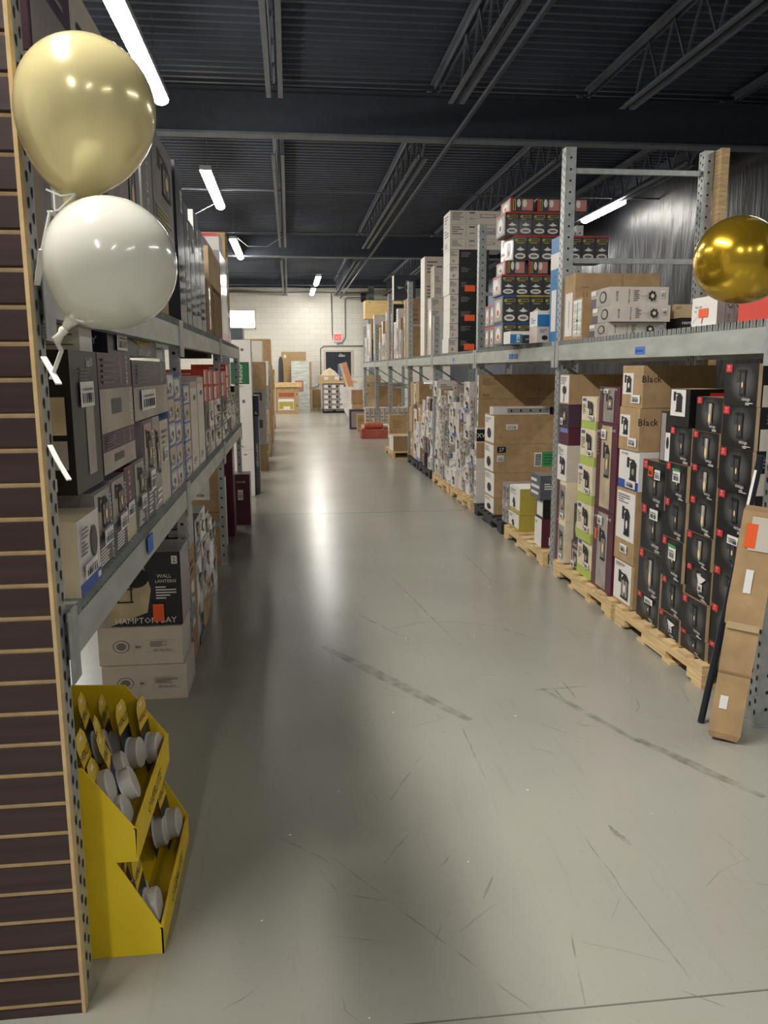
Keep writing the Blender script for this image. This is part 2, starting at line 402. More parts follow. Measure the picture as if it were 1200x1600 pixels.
# black sheeting hung over the right wall
b = MB(); ny, nz = 150, 34
def shx(y, z):
    return 6.08-.04*math.sin(y*1.3+z*.9)*math.sin(z*1.2+y*.5)-.014*abs(math.sin(y*5.3+z*4.1+math.sin(z*3)*1.2))
for i in range(ny):
    for j in range(nz):
        ya, yb = 2+20*i/ny, 2+20*(i+1)/ny; za, zb = .02+4.6*j/nz, .02+4.6*(j+1)/nz
        b.face([(shx(ya, za), ya, za), (shx(ya, zb), ya, zb), (shx(yb, zb), yb, zb), (shx(yb, za), yb, za)], 'black_sheeting')
tag(b.build('plastic_sheeting', smooth=True, fixn=True), 'wrinkled black plastic sheeting hung over the right-hand wall behind the rack', 'plastic sheet')
# ceiling deck: ribs run across the aisle
b = MB(); y = -3.0; zt = 4.8
while y < BACK:
    for (ya, za), (yb, zb) in (((0, .0), (.05, -.0)), ((.05, 0), (.075, .07)), ((.075, .07), (.145, .07)), ((.145, .07), (.17, 0))):
        b.face([(-5, y+ya, zt+za), (-5, y+yb, zt+zb), (8, y+yb, zt+zb), (8, y+ya, zt+za)], 'deck')
    y += .17
b.box(-5, 8, -3, BACK, zt+.08, zt+.12, 'deck')
struct(b.build('ceiling'))
tn = 1
for gy in (-.3, 10.0, 20.2):
    b = MB()
    b.box(-5, 8, gy-.1, gy+.1, 4.15, 4.175, 'joist'); b.box(-5, 8, gy-.012, gy+.012, 4.17, 4.62, 'girder'); b.box(-5, 8, gy-.1, gy+.1, 4.62, 4.65, 'girder')
    struct(b.build('trim_%d' % tn)); tn += 1
b = MB()
for yy, z in ((7.0, 4.62), (13.3, 4.24), (17.2, 4.24), (24.3, 4.24), (27.5, 4.24), (3.4, 4.62), (5.6, 4.62)):
    b.bar((-5, yy, z), (8, yy+.02, z), .022, .022, 'joist')
struct(b.build('trim_%d' % tn)); tn += 1
b = MB(); b.box(1.93, 1.965, -3, 30.9, 4.1, 4.135, 'girder'); struct(b.build('trim_%d' % tn)); tn += 1
b = MB(); b.box(2.95, 3.15, 30.3, 30.5, 0, 4.5, 'conduit'); b.box(3.15, 8, 30.2, 30.5, 3.75, 3.95, 'offwhite'); struct(b.build('trim_%d' % tn)); tn += 1
b = MB(); b.box(-5, 3, 30.9, 31, 4.42, 4.47, 'offwhite'); b.box(-5, 3, 30.85, 31, 4.3, 4.335, 'conduit'); struct(b.build('trim_%d' % tn)); tn += 1
# roof joists
jn = {-.08: 'over the left side of the aisle', 1.78: 'over the right edge of the aisle', 3.62: 'just behind the right rack', 5.45: 'beside the black sheeting'}
bn = [(.0, 9.9, 'nearest camera'), (10.1, 20.1, 'mid hall'), (20.3, 30.9, 'by back wall')]
for X, xn in jn.items():
    for y0, y1, yn in bn:
        t = empty('roof_joist', (X, y0, 4.2))
        y1m = y1-(1.1 if y1 < 25 else 0)
        m = MB()
        for s in (-1, 1): m.box(s*.055-.028, s*.055+.028, .9 if y0 > 1 else 0, y1m-y0, 0, .01, 'joist'); m.box(s*.03-.004, s*.03+.004, .9 if y0 > 1 else 0, y1m-y0, 0, .06, 'joist')
        m.build('bottom_chord', t)
        m = MB()
        for s in (-1, 1): m.box(s*.05-.03, s*.05+.03, 0, y1-y0, .53, .545, 'joist'); m.box(s*.03-.004, s*.03+.004, 0, y1-y0, .48, .545, 'joist')
        m.build('top_chord', t)
        m = MB(); n = int((y1m-y0-.9)/.55)
        for k in range(n):
            a = .9+k*.55; m.bar((0, a, .03), (0, a+.275, .51), .02, .02, 'joist'); m.bar((0, a+.275, .51), (0, a+.55, .03), .02, .02, 'joist')
        m.bar((0, 0, .51), (0, .9, .03), .024, .024, 'joist'); m.build('web', t)
        tag(t, 'dark steel open-web roof joist %s, bay %s' % (xn, yn), 'roof joist', 'roof joists')

# glowing reflection patch, door, exit sign, conduit on the back wall
b = MB(); b.box(-2.6, -1.22, BACK-.03, BACK-.005, 3.03, 3.66, 'reflection_glow'); refl = struct(b.build('reflection_patch_1'))  # glowing panel and its rim stand in for a reflected light
b = MB()
for a in ((-2.65, -1.18, 3.0, 3.04), (-2.65, -1.18, 3.65, 3.69), (-1.23, -1.19, 3.0, 3.69), (-2.65, -2.61, 3.0, 3.69)): b.box(a[0], a[1], BACK-.05, BACK, a[2], a[3], 'offwhite')
b.build('reflection_patch_rim', refl)
b = MB(); b.box(D0+.02, D1-.02, BACK+.02, BACK+.07, .01, DH-.02, 'doorpaint'); dr = struct(b.build('door_1'))
b = MB(); b.box(D0+.1, D1-.1, BACK-.02, BACK+.02, 1.02, 1.07, 'steel'); b.build('push_bar', dr)
b = MB(); b.box(1.86, 2.1, BACK-.05, BACK+.02, 1.98, 2.05, 'steel'); b.bar((2.0, BACK-.03, 2.05), (1.9, BACK-.03, 2.1), .03, .03, 'steel'); b.build('door_closer', dr)
b = MB(); b.box(D0-.06, D0+.02, BACK-.02, BACK+.05, 0, DH+.05, 'offwhite'); b.box(D1-.02, D1+.06, BACK-.02, BACK+.05, 0, DH+.05, 'offwhite'); b.box(D0, D1, BACK-.02, BACK+.05, DH-.02, DH+.05, 'offwhite'); b.build('door_frame', dr)
t = MB(); t.box(-.17, .17, -.05, 0, -.13, .17, 'lampbody'); e = t.build('exit_sign', loc=(1.84, BACK, 2.66)); tag(e, 'lit red exit sign on the white back wall above the door', 'exit sign')
t = MB(); t.box(-.15, .15, -.055, -.05, -.08, .15, 'exit_red'); t.build('lit_face', e)
g, f, asp = text_geo('EXIT'); t = MB(); t.mi('white'); t.v = [((a-asp/2)*.13, -.057, (c-.5)*.13+.03) for a, c in g]; t.f = list(f); t.m = [0]*len(f); t.build('exit_lettering', e)
def conduit(pts, lab, r=.018):
    b = MB(); b.tube(pts, r, 'conduit', 8); tag(b.build('wall_conduit', smooth=True), lab, 'conduit')
yb = BACK-.03
conduit([(1.62, yb, 4.3), (1.63, yb, 2.95), (1.66, yb, 2.62)], 'grey conduit dropping straight down to the exit sign')
conduit([(2.8, yb, 4.15), (2.2, yb, 4.15), (2.12, yb, 4.05), (2.12, yb, 2.7), (2.0, yb, 2.5), (1.8, yb, 2.46)], 'grey conduit bending down from the junction box on the wall')
conduit([(2.9, yb, 2.38), (1.3, yb, 2.38), (1.18, yb, 2.28), (1.18, yb, 1.25)], 'grey conduit running over the door and down its left side')
conduit([(1.14, yb, 1.2), (1.08, yb, .9), (.9, yb, .84), (.5, yb, .84)], 'grey conduit curving away low on the wall left of the pallet')
b = MB(); b.box(2.72, 2.9, BACK-.12, BACK, 3.98, 4.3, 'char'); tag(b.build('junction_box'), 'dark junction box high on the back wall right of the exit sign', 'electrical box')
b = MB(); b.box(1.08, 1.22, BACK-.14, BACK, 1.14, 1.28, 'char'); tag(b.build('junction_box'), 'small dark valve box beside the back door frame', 'electrical box')

# ------------------------------------------------------------------ strip lights in view
def strip_light(x, y0, y1, z, lab, wire=None):
    t = empty('strip_light', (x, y0, z)); L = y1-y0
    m = MB(); m.box(-.076, .076, 0, L, .0, .06, 'lampbody'); m.build('housing', t)
    m = MB(); poly = [(.075*math.cos(a), .0-.055*math.sin(a)) for a in [math.pi*k/10 for k in range(11)]]
    m.prism(poly, 'y', .005, L-.005, 'tube'); m.build('diffuser', t, fixn=True)
    for yy in (.35, L-.35): m = MB(); m.tube([(0, yy, .07), (0, yy, 4.8-z)], .004, 'conduit', 6); m.build('hanging_wire', t)
    if wire: m = MB(); m.tube([Vector(p)-Vector((x, y0, z)) for p in wire], .006, 'lampbody', 6); m.build('power_cord', t)
    tag(t, lab, 'ceiling light', 'strip lights')
strip_light(-1.2, 6.35, 8.8, 4.15, 'nearest lit strip light, top left beside the pale gold balloon')
strip_light(-1.07, 11.8, 14.3, 4.18, 'second lit strip light over the left rack, with a drooping cord', [(-1.07, 14.2, 4.25), (-1.5, 14.1, 4.0), (-2.0, 14.0, 3.85), (-2.6, 14, 4.1)])
strip_light(-1.1, 17.7, 20.5, 4.18, 'third lit strip light over the left rack, above the cartons', [(-1.05, 17.8, 4.25), (-.8, 17.8, 4.05), (-.4, 17.8, 4.05), (-.08, 17.8, 4.25)])
strip_light(.92, 24.6, 26.8, 4.2, 'far lit strip light hanging before the white back wall, the upper one')
strip_light(.88, 28.2, 30.2, 4.2, 'far lit strip light closest to the back wall, the lower one')
strip_light(5.5, 13.4, 15.1, 4.2, 'lit strip light beyond the right rack, before black sheeting')

# ------------------------------------------------------------------ racks
DZ = 1.695                            # deck level of the upper shelf
def post(parent, x0, x1, y0, y1, z1, aisle):   # channel with slots in the aisle face and holes in the near face
    m = MB(); m.box(x0, x1, y0, y1, 0, z1, 'steel'); m.box(x0-.004, x1+.004, y0-.004, y1+.004, 0, .006, 'steel')
    fx = x0-.0012 if aisle == 'W' else x1+.0012; z = .06; n = 8; q = (y1-y0)*.27
    while z < z1-.04:
        for yc, dz in ((y0+q, 0), (y1-q, .024)):
            p = [(fx, yc+.0062*math.cos(2*math.pi*k/n)*(1.25 if math.sin(2*math.pi*k/n) > 0 else .8), z+dz+.0125*math.sin(2*math.pi*k/n)) for k in range(n)]
            m.face(p if aisle == 'E' else p[::-1], 'rackhole')
        z += .0508
    z = .08; cx = (x0+x1)/2
    while z < z1-.03:
        m.face([(cx-.007, y0-.0012, z-.007), (cx+.007, y0-.0012, z-.007), (cx+.007, y0-.0012, z+.007), (cx-.007, y0-.0012, z+.007)], 'rackhole'); z += .075
    return m.build('post', parent)
def beam(parent, x0, x1, y0, y1, z1, name='shelf_beam', h=.125):
    m = MB(); m.box(x0, x1, y0, y1, z1-h, z1-.02, 'beam'); xs = (x1-x0)*.5
    m.box(x0+(.0 if x0 < 0 else xs), x1-(xs if x0 < 0 else 0), y0, y1, z1-.02, z1, 'beam')
    for ya, yb in ((y0-.03, y0+.035), (y1-.035, y1+.03)): m.box(x0-.003 if x0 > 0 else x1-.002, x0+.004 if x0 > 0 else x1+.004, ya, yb, z1-h-.05, z1+.01, 'steel')
    return m.build(name, parent)
def deck(parent, x0, x1, y0, y1, z, zb):      # corrugated steel deck laid across the beams
    m = MB(); y = y0; k = 0
    while y < y1-.02:
        m.face([(x0, y, zb), (x0, y, z), (x1, y, z), (x1, y, zb)], 'beam'); m.face([(x0, y, z), (x0, y+.026, z), (x1, y+.026, z), (x1, y, z)], 'beam')
        m.face([(x0, y+.026, z), (x0, y+.026, zb), (x1, y+.026, zb), (x1, y+.026, z)], 'beam'); m.face([(x0, y+.026, zb), (x0, y+.05, zb), (x1, y+.05, zb), (x1, y+.026, zb)], 'beam')
        m.face([(x0, y, zb), (x0, y, z), (x0, y+.006, z), (x0, y+.006, zb)], 'steel')
        m.face([(x0, y+.02, zb), (x0, y+.02, z), (x0, y+.026, z), (x0, y+.026, zb)], 'steel')
        y += .05
    return m.build('corrugated_deck', parent)
rr = empty('storage_rack', (0, 0, 0)); tag(rr, 'long galvanised storage rack along the right side of the aisle', 'rack')
RY = [3.0, 5.70, 8.27, 10.83, 13.2, 15.85, 18.3, 21.2]; RTOP = [2.98, 3.0, 2.93, 2.2, 2.88, 2.93, 2.5, 2.6]
RX0, RX1 = 1.925, 2.0
for k, y in enumerate(RY):
    post(rr, RX0, RX1, y, y+.08, RTOP[k], 'W'); post(rr, 2.93, 3.0, y, y+.08, RTOP[k], 'W')
    zz = [.25, 1.15, 2.25, 2.85] if k < 3 else [.3, 1.15, 2.2]
    for z in zz:
        if z < RTOP[k]-.05: m = MB(); m.box(RX1, 2.93, y+.025, y+.05, z-.015, z+.02, 'steel'); m.build('frame_brace', rr)
    m = MB(); m.bar((RX1, y+.03, .3), (2.93, y+.03, 1.1), .03, .02, 'steel'); m.build('diagonal_brace', rr)
    m = MB(); m.bar((RX1, y+.03, 1.5), (2.93, y+.03, .9), .03, .02, 'steel'); m.build('diagonal_brace', rr)
for a, c in zip(RY, RY[1:]):
    beam(rr, RX0-.02, RX0+.03, a+.08, c, DZ-.012); beam(rr, 2.94, 2.99, a+.08, c, DZ-.012)
    deck(rr, RX0-.012, 2.95, a+.09, c-.01, DZ, DZ-.03)
m = MB(); m.box(3.01, 3.07, 5.62, 5.71, 0, 3.0, 'pine'); m.build('timber_stud', rr)
def beam_tape(x0, x1, y, s):
    a = atX(x0, y, RX0-.024); c = atX(x1, y, RX0-.024); z = a.z
    m = MB(); m.box(RX0-.0235, RX0-.021, c.y, a.y, z-.02, z+.02, 'tape_blue')
    if s:
        g, f, asp = text_geo(s); hh = min(.024, (a.y-c.y)*.8/asp); i = len(m.v); mi = m.mi('ink'); yc = (a.y+c.y)/2
        for q, p in g: m.v.append((RX0-.0245, yc-(q-asp/2)*hh, z+(p-.5)*hh))
        for q in f: m.f.append(tuple(i+k for k in q)); m.m.append(mi)
    m.build('tape_label', rr)
beam_tape(992, 1006, 548, 'Exterior'); beam_tape(795, 801, 557, ''); beam_tape(803, 808, 557, ''); beam_tape(707, 709, 562, '')
# left rack
lr = empty('storage_rack', (0, 0, 0)); tag(lr, 'galvanised storage rack with two shelves on the left of the aisle', 'rack')
LY = [1.784, 3.98, 6.25, 8.5]; LZ = [.965, 1.735]
for k, y in enumerate(LY):
    post(lr, XL-.045, XL-.0, y, y+.06, 2.3 if k == 0 else 1.73, 'E'); post(lr, -1.3, -1.255, y, y+.06, 1.73, 'E')
    for z in (.3, 1.3): m = MB(); m.box(-1.255, XL-.045, y+.03, y+.055, z, z+.035, 'steel'); m.build('frame_brace', lr)
for a, c in zip(LY, LY[1:]):
    for z in LZ:
        beam(lr, XL-.03, XL+.012, a+.062, c-.002, z-.012, h=.11); beam(lr, -1.3, -1.26, a+.092, c-.002, z-.012, h=.11)
        deck(lr, -1.28, XL+.012, a+.1, c-.01, z, z-.03)
m = MB(); p = atX(235, 838, XL+.02); m.box(XL+.018, XL+.0205, p.y-.05, p.y+.05, .87, .93, 'tape_blue'); m.build('tape_label', lr)

# slatwall end panel, its edge beside the left rack
b = MB(); sx0, sx1, sy = -1.75, -.517, 1.755; pitch = .0727; z = .025
b.box(sx0, sx1, sy, sy+.018, 0, 2.75, 'mdf'); zz = 0.0
b.box(sx0, sx1-.006, sy-.006, sy, 0, .022, 'laminate')
while z < 2.7:
    b.prism([(sy, z+.007), (sy-.007, z+.0115), (sy-.007, z+pitch-.002), (sy, z+pitch-.002)], 'x', sx0, sx1-.007, 'laminate'); z += pitch
b.box(sx1-.007, sx1+.001, sy-.008, sy+.018, 0, 2.75, 'mdf')
sl = b.build('slatwall_panel', fixn=False); tag(sl, 'dark brown slatwall panel with pale grooves at the left rack end', 'slatwall panel')

# ------------------------------------------------------------------ pallets
def pallet(x0, x1, y0, y1, lab, m='pine', h=.115):
    t = empty('pallet', ((x0+x1)/2, (y0+y1)/2, 0)); X, Y = (x1-x0)/2, (y1-y0)/2
    def stringer(xa, xb):
        L = 2*Y; n1, n2, n3, n4 = -Y+L*.14, -Y+L*.36, -Y+L*.64, -Y+L*.86; lo, hi = .016, h-.018; nt = h*.52
        poly = [(-Y, lo), (n1, lo), (n1+.02, nt), (n2-.02, nt), (n2, lo), (n3, lo), (n3+.02, nt), (n4-.02, nt), (n4, lo), (Y, lo), (Y, hi), (-Y, hi)]
        # split into convex pieces
        b = MB()
        for a, c, z0 in ((-Y, n1, lo), (n1, n2, nt), (n2, n3, lo), (n3, n4, nt), (n4, Y, lo)): b.box(xa, xb, a, c, z0, hi, m)
        b.build('stringer', t)
    for xa in (-X, -.02, X-.04): stringer(xa, xa+.04)
    n = 7
    for k in range(n):
        yc = -Y+.05+(2*Y-.1)*k/(n-1); b = MB(); b.box(-X, X, yc-.048, yc+.048, h-.018, h, m); b.build('deck_board', t)
    for k in range(4):
        yc = -Y+.05+(2*Y-.1)*k/3; b = MB(); b.box(-X, X, yc-.048, yc+.048, 0, .016, m); b.build('deck_board', t)
    tag(t, lab, 'pallet', 'pallets')
PH = .115
pallet(1.9, 2.85, 3.42, 4.46, 'pine pallet under the black lantern boxes in the nearest right bay')
pallet(1.9, 2.85, 4.52, 5.62, 'pine pallet under the maroon and green boxes beside the rack post')
pallet(1.9, 2.85, 5.86, 7.0, 'pine pallet under the two olive-sided boxes')
pallet(1.9, 2.85, 7.1, 8.2, 'black pallet under the tall pile of big brown cartons', 'pallet_black')
pallet(1.9, 2.85, 8.4, 9.5, 'pine pallet under small white cartons behind the big brown ones')
pallet(1.9, 2.85, 9.6, 10.75, 'pine pallet under small white cartons, near the dark post')
pallet(1.9, 2.85, 10.95, 11.95, 'dark pallet below the carton stack topped by a white lid', 'pallet_black')
pallet(1.9, 2.85, 12.05, 13.1, 'dark pallet under the tall kraft cartons past the white lid', 'pallet_black')

# ------------------------------------------------------------------ print styles; each returns (body, sides, painter, words)
def st_vintage(F, tab=.0, var=0):
    def paint(b):
        o = 'S' if F != 'S' else 'W'
        b.r(F, .03, .8, .22, .985, 'red', 'brand_tab'); b.t(F, .12, .86, .05, 'globe', 'white', part='brand_tab', maxw=.15); b.ell(F, .12, .93, .03, .025, 'white', 'brand_tab', 10); b.ell(F, .12, .93, .02, .016, 'red', 'brand_tab', 10)
        b.r(F, .38, .58, .48, .88, 'char', 'lantern_picture'); b.r(F, .42, .80, .66, .86, 'black', 'lantern_picture')
        b.r(F, .50, .25, .66, .82, 'black' if var != 1 else 'photo_grey', 'lantern_picture')
        if var == 1:
            for a in (.49, .57, .655): b.r(F, a, .2, a+.018, .82, 'lidwhite' if a == .57 else 'black', 'lantern_picture')
            b.ell(F, .58, .42, .045, .14, 'warmglow', 'lantern_picture', 12)
        else:
            b.r(F, .52, .30, .645, .78, 'char', 'lantern_picture'); b.ell(F, .58, .5, .022, .075, 'warmglow', 'lantern_picture', 10)
        b.t(F, .72, .16, .11, 'vintage', 'white', part='brand_lettering', maxw=.46); b.lines(F, .72, .03, .94, .10, 2, 'white', 'brand_lettering')
        b.r(o, 0, 0, .07, 1, 'kraft_pale')
        b.r(o, .1, 0, 1, .5, 'offwhite'); b.r(o, .3, .1, .6, .45, 'ink'); b.lines(o, .2, .6, .7, .85, 3, 'inkgrey')
    return 'black_print', {F: 'vintage', 'T': 'kraft_dark'}, paint, 'black lantern box with red tab'
def st_green(F):
    def paint(b):
        b.r(F, 0, 0, 1, .26, 'lime'); b.r(F, .06, .86, .3, .95, 'blue'); b.lines(F, .08, .45, .34, .78, 6, 'inkgrey'); b.lantern(F, .38, .3, .85, .92, style=1, glow='photo_grey')
        b.sticker(F, .62, .28, .9, .44)
        b.r('S', 0, 0, 1, .26, 'lime'); b.lines('S', .2, .4, .8, .8, 5, 'inkgrey')
    return 'cream', {}, paint, 'cream and lime wall-lamp box'
def st_maroon(F, tall=False):
    def paint(b):
        b.r(F, .24, .03, .74, .97, 'photo_beige' if tall else 'photo_grey', 'product_picture'); b.lantern(F, .30, .35, .70, .80, part='product_picture')
        b.t(F, .12, .9, .05, 'HOME', 'white', maxw=.2, part='brand_lettering'); b.lines(F, .04, .62, .2, .85, 6, 'inkgrey'); b.t(F, .87, .93, .05, 'HOME', 'white', maxw=.2, part='brand_lettering')
        b.sticker(F, .28, .82, .52, .93)
        b.t('S', .5, .5, .3, 'HOME', 'white', rot=90, maxw=.5, part='brand_lettering')
    return 'maroon', {}, paint, 'maroon lantern box'
def st_home(F):
    def paint(b):
        b.t(F, .3, .72, .16, 'HOME', 'white', maxw=.45, part='brand_lettering'); b.t(F, .3, .56, .05, 'DECORATORS', 'white', maxw=.45, part='brand_lettering')
        b.lines(F, .1, .15, .45, .45, 4, 'inkgrey'); b.r(F, .58, .08, .95, .92, 'photo_grey'); b.lantern(F, .6, .12, .92, .9)
        b.t('S', .5, .5, .2, 'HOME', 'white', maxw=.6)
    return 'plum', {}, paint, 'plum coloured fixture box'
def st_white(F, kr=False):
    def paint(b):
        k = random.random()
        b.lines(F, .08, .66, .5, .93, 5, 'inkgrey')
        if k < .6: b.lantern(F, .3, .12, .9, .66, style=random.choice((0, 1)), glow='photo_grey')
        elif k < .85: b.ell(F, .55, .4, .25, .2, 'inkgrey'); b.ell(F, .55, .43, .2, .14, 'white')
        if random.random() < .35: b.r(F, 0, 0, 1, .16, random.choice(('blue', 'slate', 'maroon', 'bluepale')))
        if random.random() < .3: b.sticker(F, .5, .1, .9, .32)
        b.lines('S', .15, .3, .7, .8, 4, 'inkgrey')
    return ('kraft' if kr else 'white_print'), {F: 'white_print', 'E' if F == 'W' else 'W': 'offwhite'}, paint, 'white lamp carton' if not kr else 'brown carton with white printed front'
def st_grey(F):
    def paint(b):
        b.r(F, .1, .3, .9, .92, 'photo_grey'); b.lantern(F, .25, .34, .8, .9); b.lines(F, .12, .06, .7, .25, 3, 'white'); b.r('S', .1, .6, .9, .9, 'photo_dark')
    return 'greybox', {}, paint, 'grey photo-printed lamp box'
def st_navy(F):
    def paint(b):
        b.r(F, .06, .42, .94, .95, 'photo_beige' if random.random() < .5 else 'photo_grey'); b.lantern(F, .25, .45, .8, .92)
        b.lines(F, .1, .2, .7, .36, 3, 'white'); b.t(F, .5, .1, .1, 'HAMPTON BAY', 'white', maxw=.85)
        b.t('S', .5, .12, .12, 'HAMPTON BAY', 'white', maxw=.85); b.r('S', 0, .3, .6, 1, 'photo_grey')
    return 'slate', {}, paint, 'slate-blue lantern box'
def st_kraft(F):
    def paint(b):
        b.tape(); k = random.random()
        if k < .5: b.sticker(F, .15, .3, .6, .7, part='shipping_label')
        b.lines('S', .08, .6, .35, .85, 3, 'kraft_dark'); b.lines(F, .1, .76, .7, .9, 2, 'kraft_dark')
    return random.choice(('kraft', 'kraft', 'kraft_pale', 'kraft_dark')), {}, paint, 'plain brown carton'
def st_black(F):
    def paint(b):
        b.lines(F, .1, .55, .6, .85, 3, 'inkgrey'); b.r(F, .62, .1, .92, .6, 'photo_dark'); b.lines('S', .1, .55, .6, .85, 3, 'inkgrey')
    return 'black_print', {}, paint, 'plain black carton'
ORD = ['lowest', 'second', 'third', 'fourth', 'fifth', 'sixth', 'seventh', 'eighth', 'ninth', 'tenth', 'eleventh', 'twelfth', 'thirteenth', 'fourteenth']
def ordn(k, n):
    if k == n-1 and n > 1: return 'topmost'
    return ORD[k] if k == 0 else ORD[k]+' up'
def put(x0, x1, y0, y1, z0, z1, style, label, name='carton', cat='box', group=None, rz=0, extra=None, F=None, tilt=None):
    body, sides, paint, words = style
    b = Box(x0, x1, y0, y1, z0, z1, body, sides); paint(b)
    if extra: extra(b)
    return b.done(name, label, cat, group, rz, tilt)

# ------------------------------------------------------------------ right rack, nearest bay, on the pallets
RF = 1.935
def colR(px0, px1, yr, ys, styles, where, dep=.36, base=PH, words=None, group=None, xs=None, extras=None):
    """a stack at the right rack: px0..px1 the aisle face at row yr, ys its level lines from top to bottom (pixels) -> world sizes"""
    yf = min(atX(px0, yr, RF).y, 5.685); yn = atX(px1, yr, RF).y; pm = (px0+px1)/2
    zs = [atX(pm+(yr-y)*.03, y, RF).z for y in ys]; zs[-1] = base
    n = len(zs)-1; out = []
    for k in range(n):
        z1, z0 = zs[n-1-k], zs[n-k]; st = styles[n-1-k]; j = random.uniform(-.012, .012) if k else 0
        xo = RF+(xs[n-1-k] if xs else random.uniform(-.004, .012))
        wd = (words[n-1-k] if words else st[3])
        ex = (extras or {}).get(n-1-k)
        out.append(put(xo, xo+dep, yn+.003+max(j, 0)*.3, yf-.003, z0+.0008, z1-.0008, st, '%s, %s in the %s' % (wd, ordn(k, n), where), 'fixture_box' if 'carton' not in wd else 'carton', group=group, extra=ex))
    return out, zs, (yn, yf)
V = st_vintage('W'); V1 = st_vintage('W', var=1)
G1 = 'boxes on the pallets in the nearest right bay'
def ex_orange(b): b.sticker('W', .3, .66, .52, .88, 'orange', 'orange_sticker', lab='orange price sticker'); b.sticker('W', .62, .62, .86, .84, part='shipping_label')
def ex_lab(b): b.sticker('W', .42, .72, .78, .95, part='shipping_label')
def ex_lab2(b): b.sticker('W', .4, .5, .75, .82, part='shipping_label'); b.r('W', .4, .82, .75, .88, 'green', 'shipping_label')
def ex_torn(b): b.poly('W', [(.5, .8), (.86, .72), (.7, .55), (.58, .52)], 'white', 'torn_label'); b.sticker('W', .58, .3, .74, .52, part='shipping_label')
def ex_green(b): b.poly('S', [(.45, .8), (.62, .9), (.8, .62), (.62, .52)], 'darkgreen', 'shipping_label'); b.poly('S', [(.48, .76), (.6, .84), (.74, .62), (.62, .56)], 'white', 'shipping_label')
def pic_small(b): b.r('W', .1, .1, .9, .95, 'photo_dark'); b.lantern('W', .2, .2, .8, .9); b.sticker('W', .2, .1, .5, .4)
purple = ('plum', {}, pic_small, 'purple fixture box with white sticker')
homeM = ('maroon', {'W': 'maroon'}, lambda b: (b.t('S', .45, .5, .3, 'HOME', 'white', rot=90, maxw=.8, part='brand_lettering'), b.r('W', .1, .7, .9, .95, 'bluepale')), 'small maroon box')
def tallpic(b): b.r('W', .0, 0, .3, 1, 'maroon'); b.r('W', .34, .1, .92, .9, 'photo_grey', 'product_picture'); b.lantern('W', .4, .25, .85, .8, part='product_picture'); b.sticker('W', .5, .06, .85, .2); b.lines('S', .2, .6, .5, .95, 4, 'inkgrey')
tallS = ('cream', {}, tallpic, 'cream maroon-edged lantern box')
def kw(b): b.r('W', .02, .04, .95, .97, 'white', 'printed_panel'); b.lines('W', .1, .66, .7, .93, 5, 'inkgrey', 'printed_panel'); b.ell('W', .5, .48, .2, .14, 'ink', 'printed_panel'); b.r('W', .45, .08, .5, .4, 'ink', 'printed_panel'); b.tape()
kraftW = ('kraft', {}, kw, 'brown carton with white front panel')
def ww(b): b.lines('W', .1, .7, .6, .93, 5, 'inkgrey'); b.lantern('W', .2, .15, .9, .7, style=1, glow='white'); ex_green(b)
whC = ('offwhite', {'W': 'white'}, ww, 'white carton with green-edged sticker')
colR(868, 886, 740, [585, 631, 667, 694, 750, 812, 885], [kraftW, purple, homeM, whC, tallS, tallS], 'stack touching the second post', dep=.5, group=G1)
def bh(b): b.r('W', .1, .1, .9, .9, 'photo_dark'); b.t('S', .5, .5, .25, 'HAMPTON BAY', 'white', rot=90, maxw=.9); b.ell('W', .5, .35, .3, .2, 'photo_beige')
def mh(b): b.t('W', .4, .85, .1, 'HOME', 'white', maxw=.7); b.r('W', .1, .05, .9, .7, 'photo_grey'); b.lantern('W', .2, .1, .8, .65); b.sticker('W', .1, .05, .5, .28)
colR(889, 902, 840, [789, 846, 897], [('black_print', {}, bh, 'narrow black lantern-photo box'), ('maroon', {}, mh, 'narrow maroon box with grey photo')], 'gap beside the lime stack', dep=.2, group=G1, xs=[.03, .02])
colR(904, 927, 740, [620, 670, 727, 786, 845, 915], [st_green('W')]*5, 'lime-banded stack', dep=.3, group=G1)
MT = st_maroon('W', True); MS = st_maroon('W')
def ex_oc(b): b.r('W', .22, .62, .32, .76, 'orange', 'orange_sticker'); b.plabel['orange_sticker'] = 'orange price sticker'
colR(929, 961, 780, [604, 661, 798, 932], [MS, MT, MS], 'maroon stack', dep=.3, group=G1, words=['short maroon lantern box', 'tall maroon box with beige lantern photo', 'tall maroon box with grey lantern photo and orange sticker'], extras={2: ex_oc})
def blk(b): b.r('W', .04, .3, .55, .82, 'white', 'printed_panel'); b.lantern('W', .06, .32, .5, .8, part='printed_panel', style=1, glow='white'); b.sticker('W', .5, .1, .92, .3); b.t('S', .12, .68, .16, 'Black', 'ink', maxw=.3, part='handwriting'); b.lines('S', .55, .1, .8, .4, 2, 'kraft_dark'); b.tape()
def prg(b): b.r('W', 0, 0, 1, .22, 'blue'); b.t('W', .3, .9, .06, 'PROGRESS', 'ink', maxw=.5); b.lantern('W', .35, .2, .95, .85, style=1, glow='photo_grey'); b.sticker('W', .4, .04, .9, .24)
def kl(b): b.r('W', .06, .3, .97, .96, 'white', 'printed_panel'); b.lines('W', .12, .8, .7, .93, 4, 'inkgrey', 'printed_panel'); b.lantern('W', .3, .34, .8, .78, part='printed_panel', style=1, glow='white'); b.sticker('W', .35, .12, .7, .24)
def kl2(b): b.r('W', .02, .06, .9, .97, 'white', 'printed_panel'); b.lines('W', .1, .84, .6, .94, 4, 'inkgrey', 'printed_panel'); b.lantern('W', .2, .1, .85, .8, part='printed_panel', glow='white')
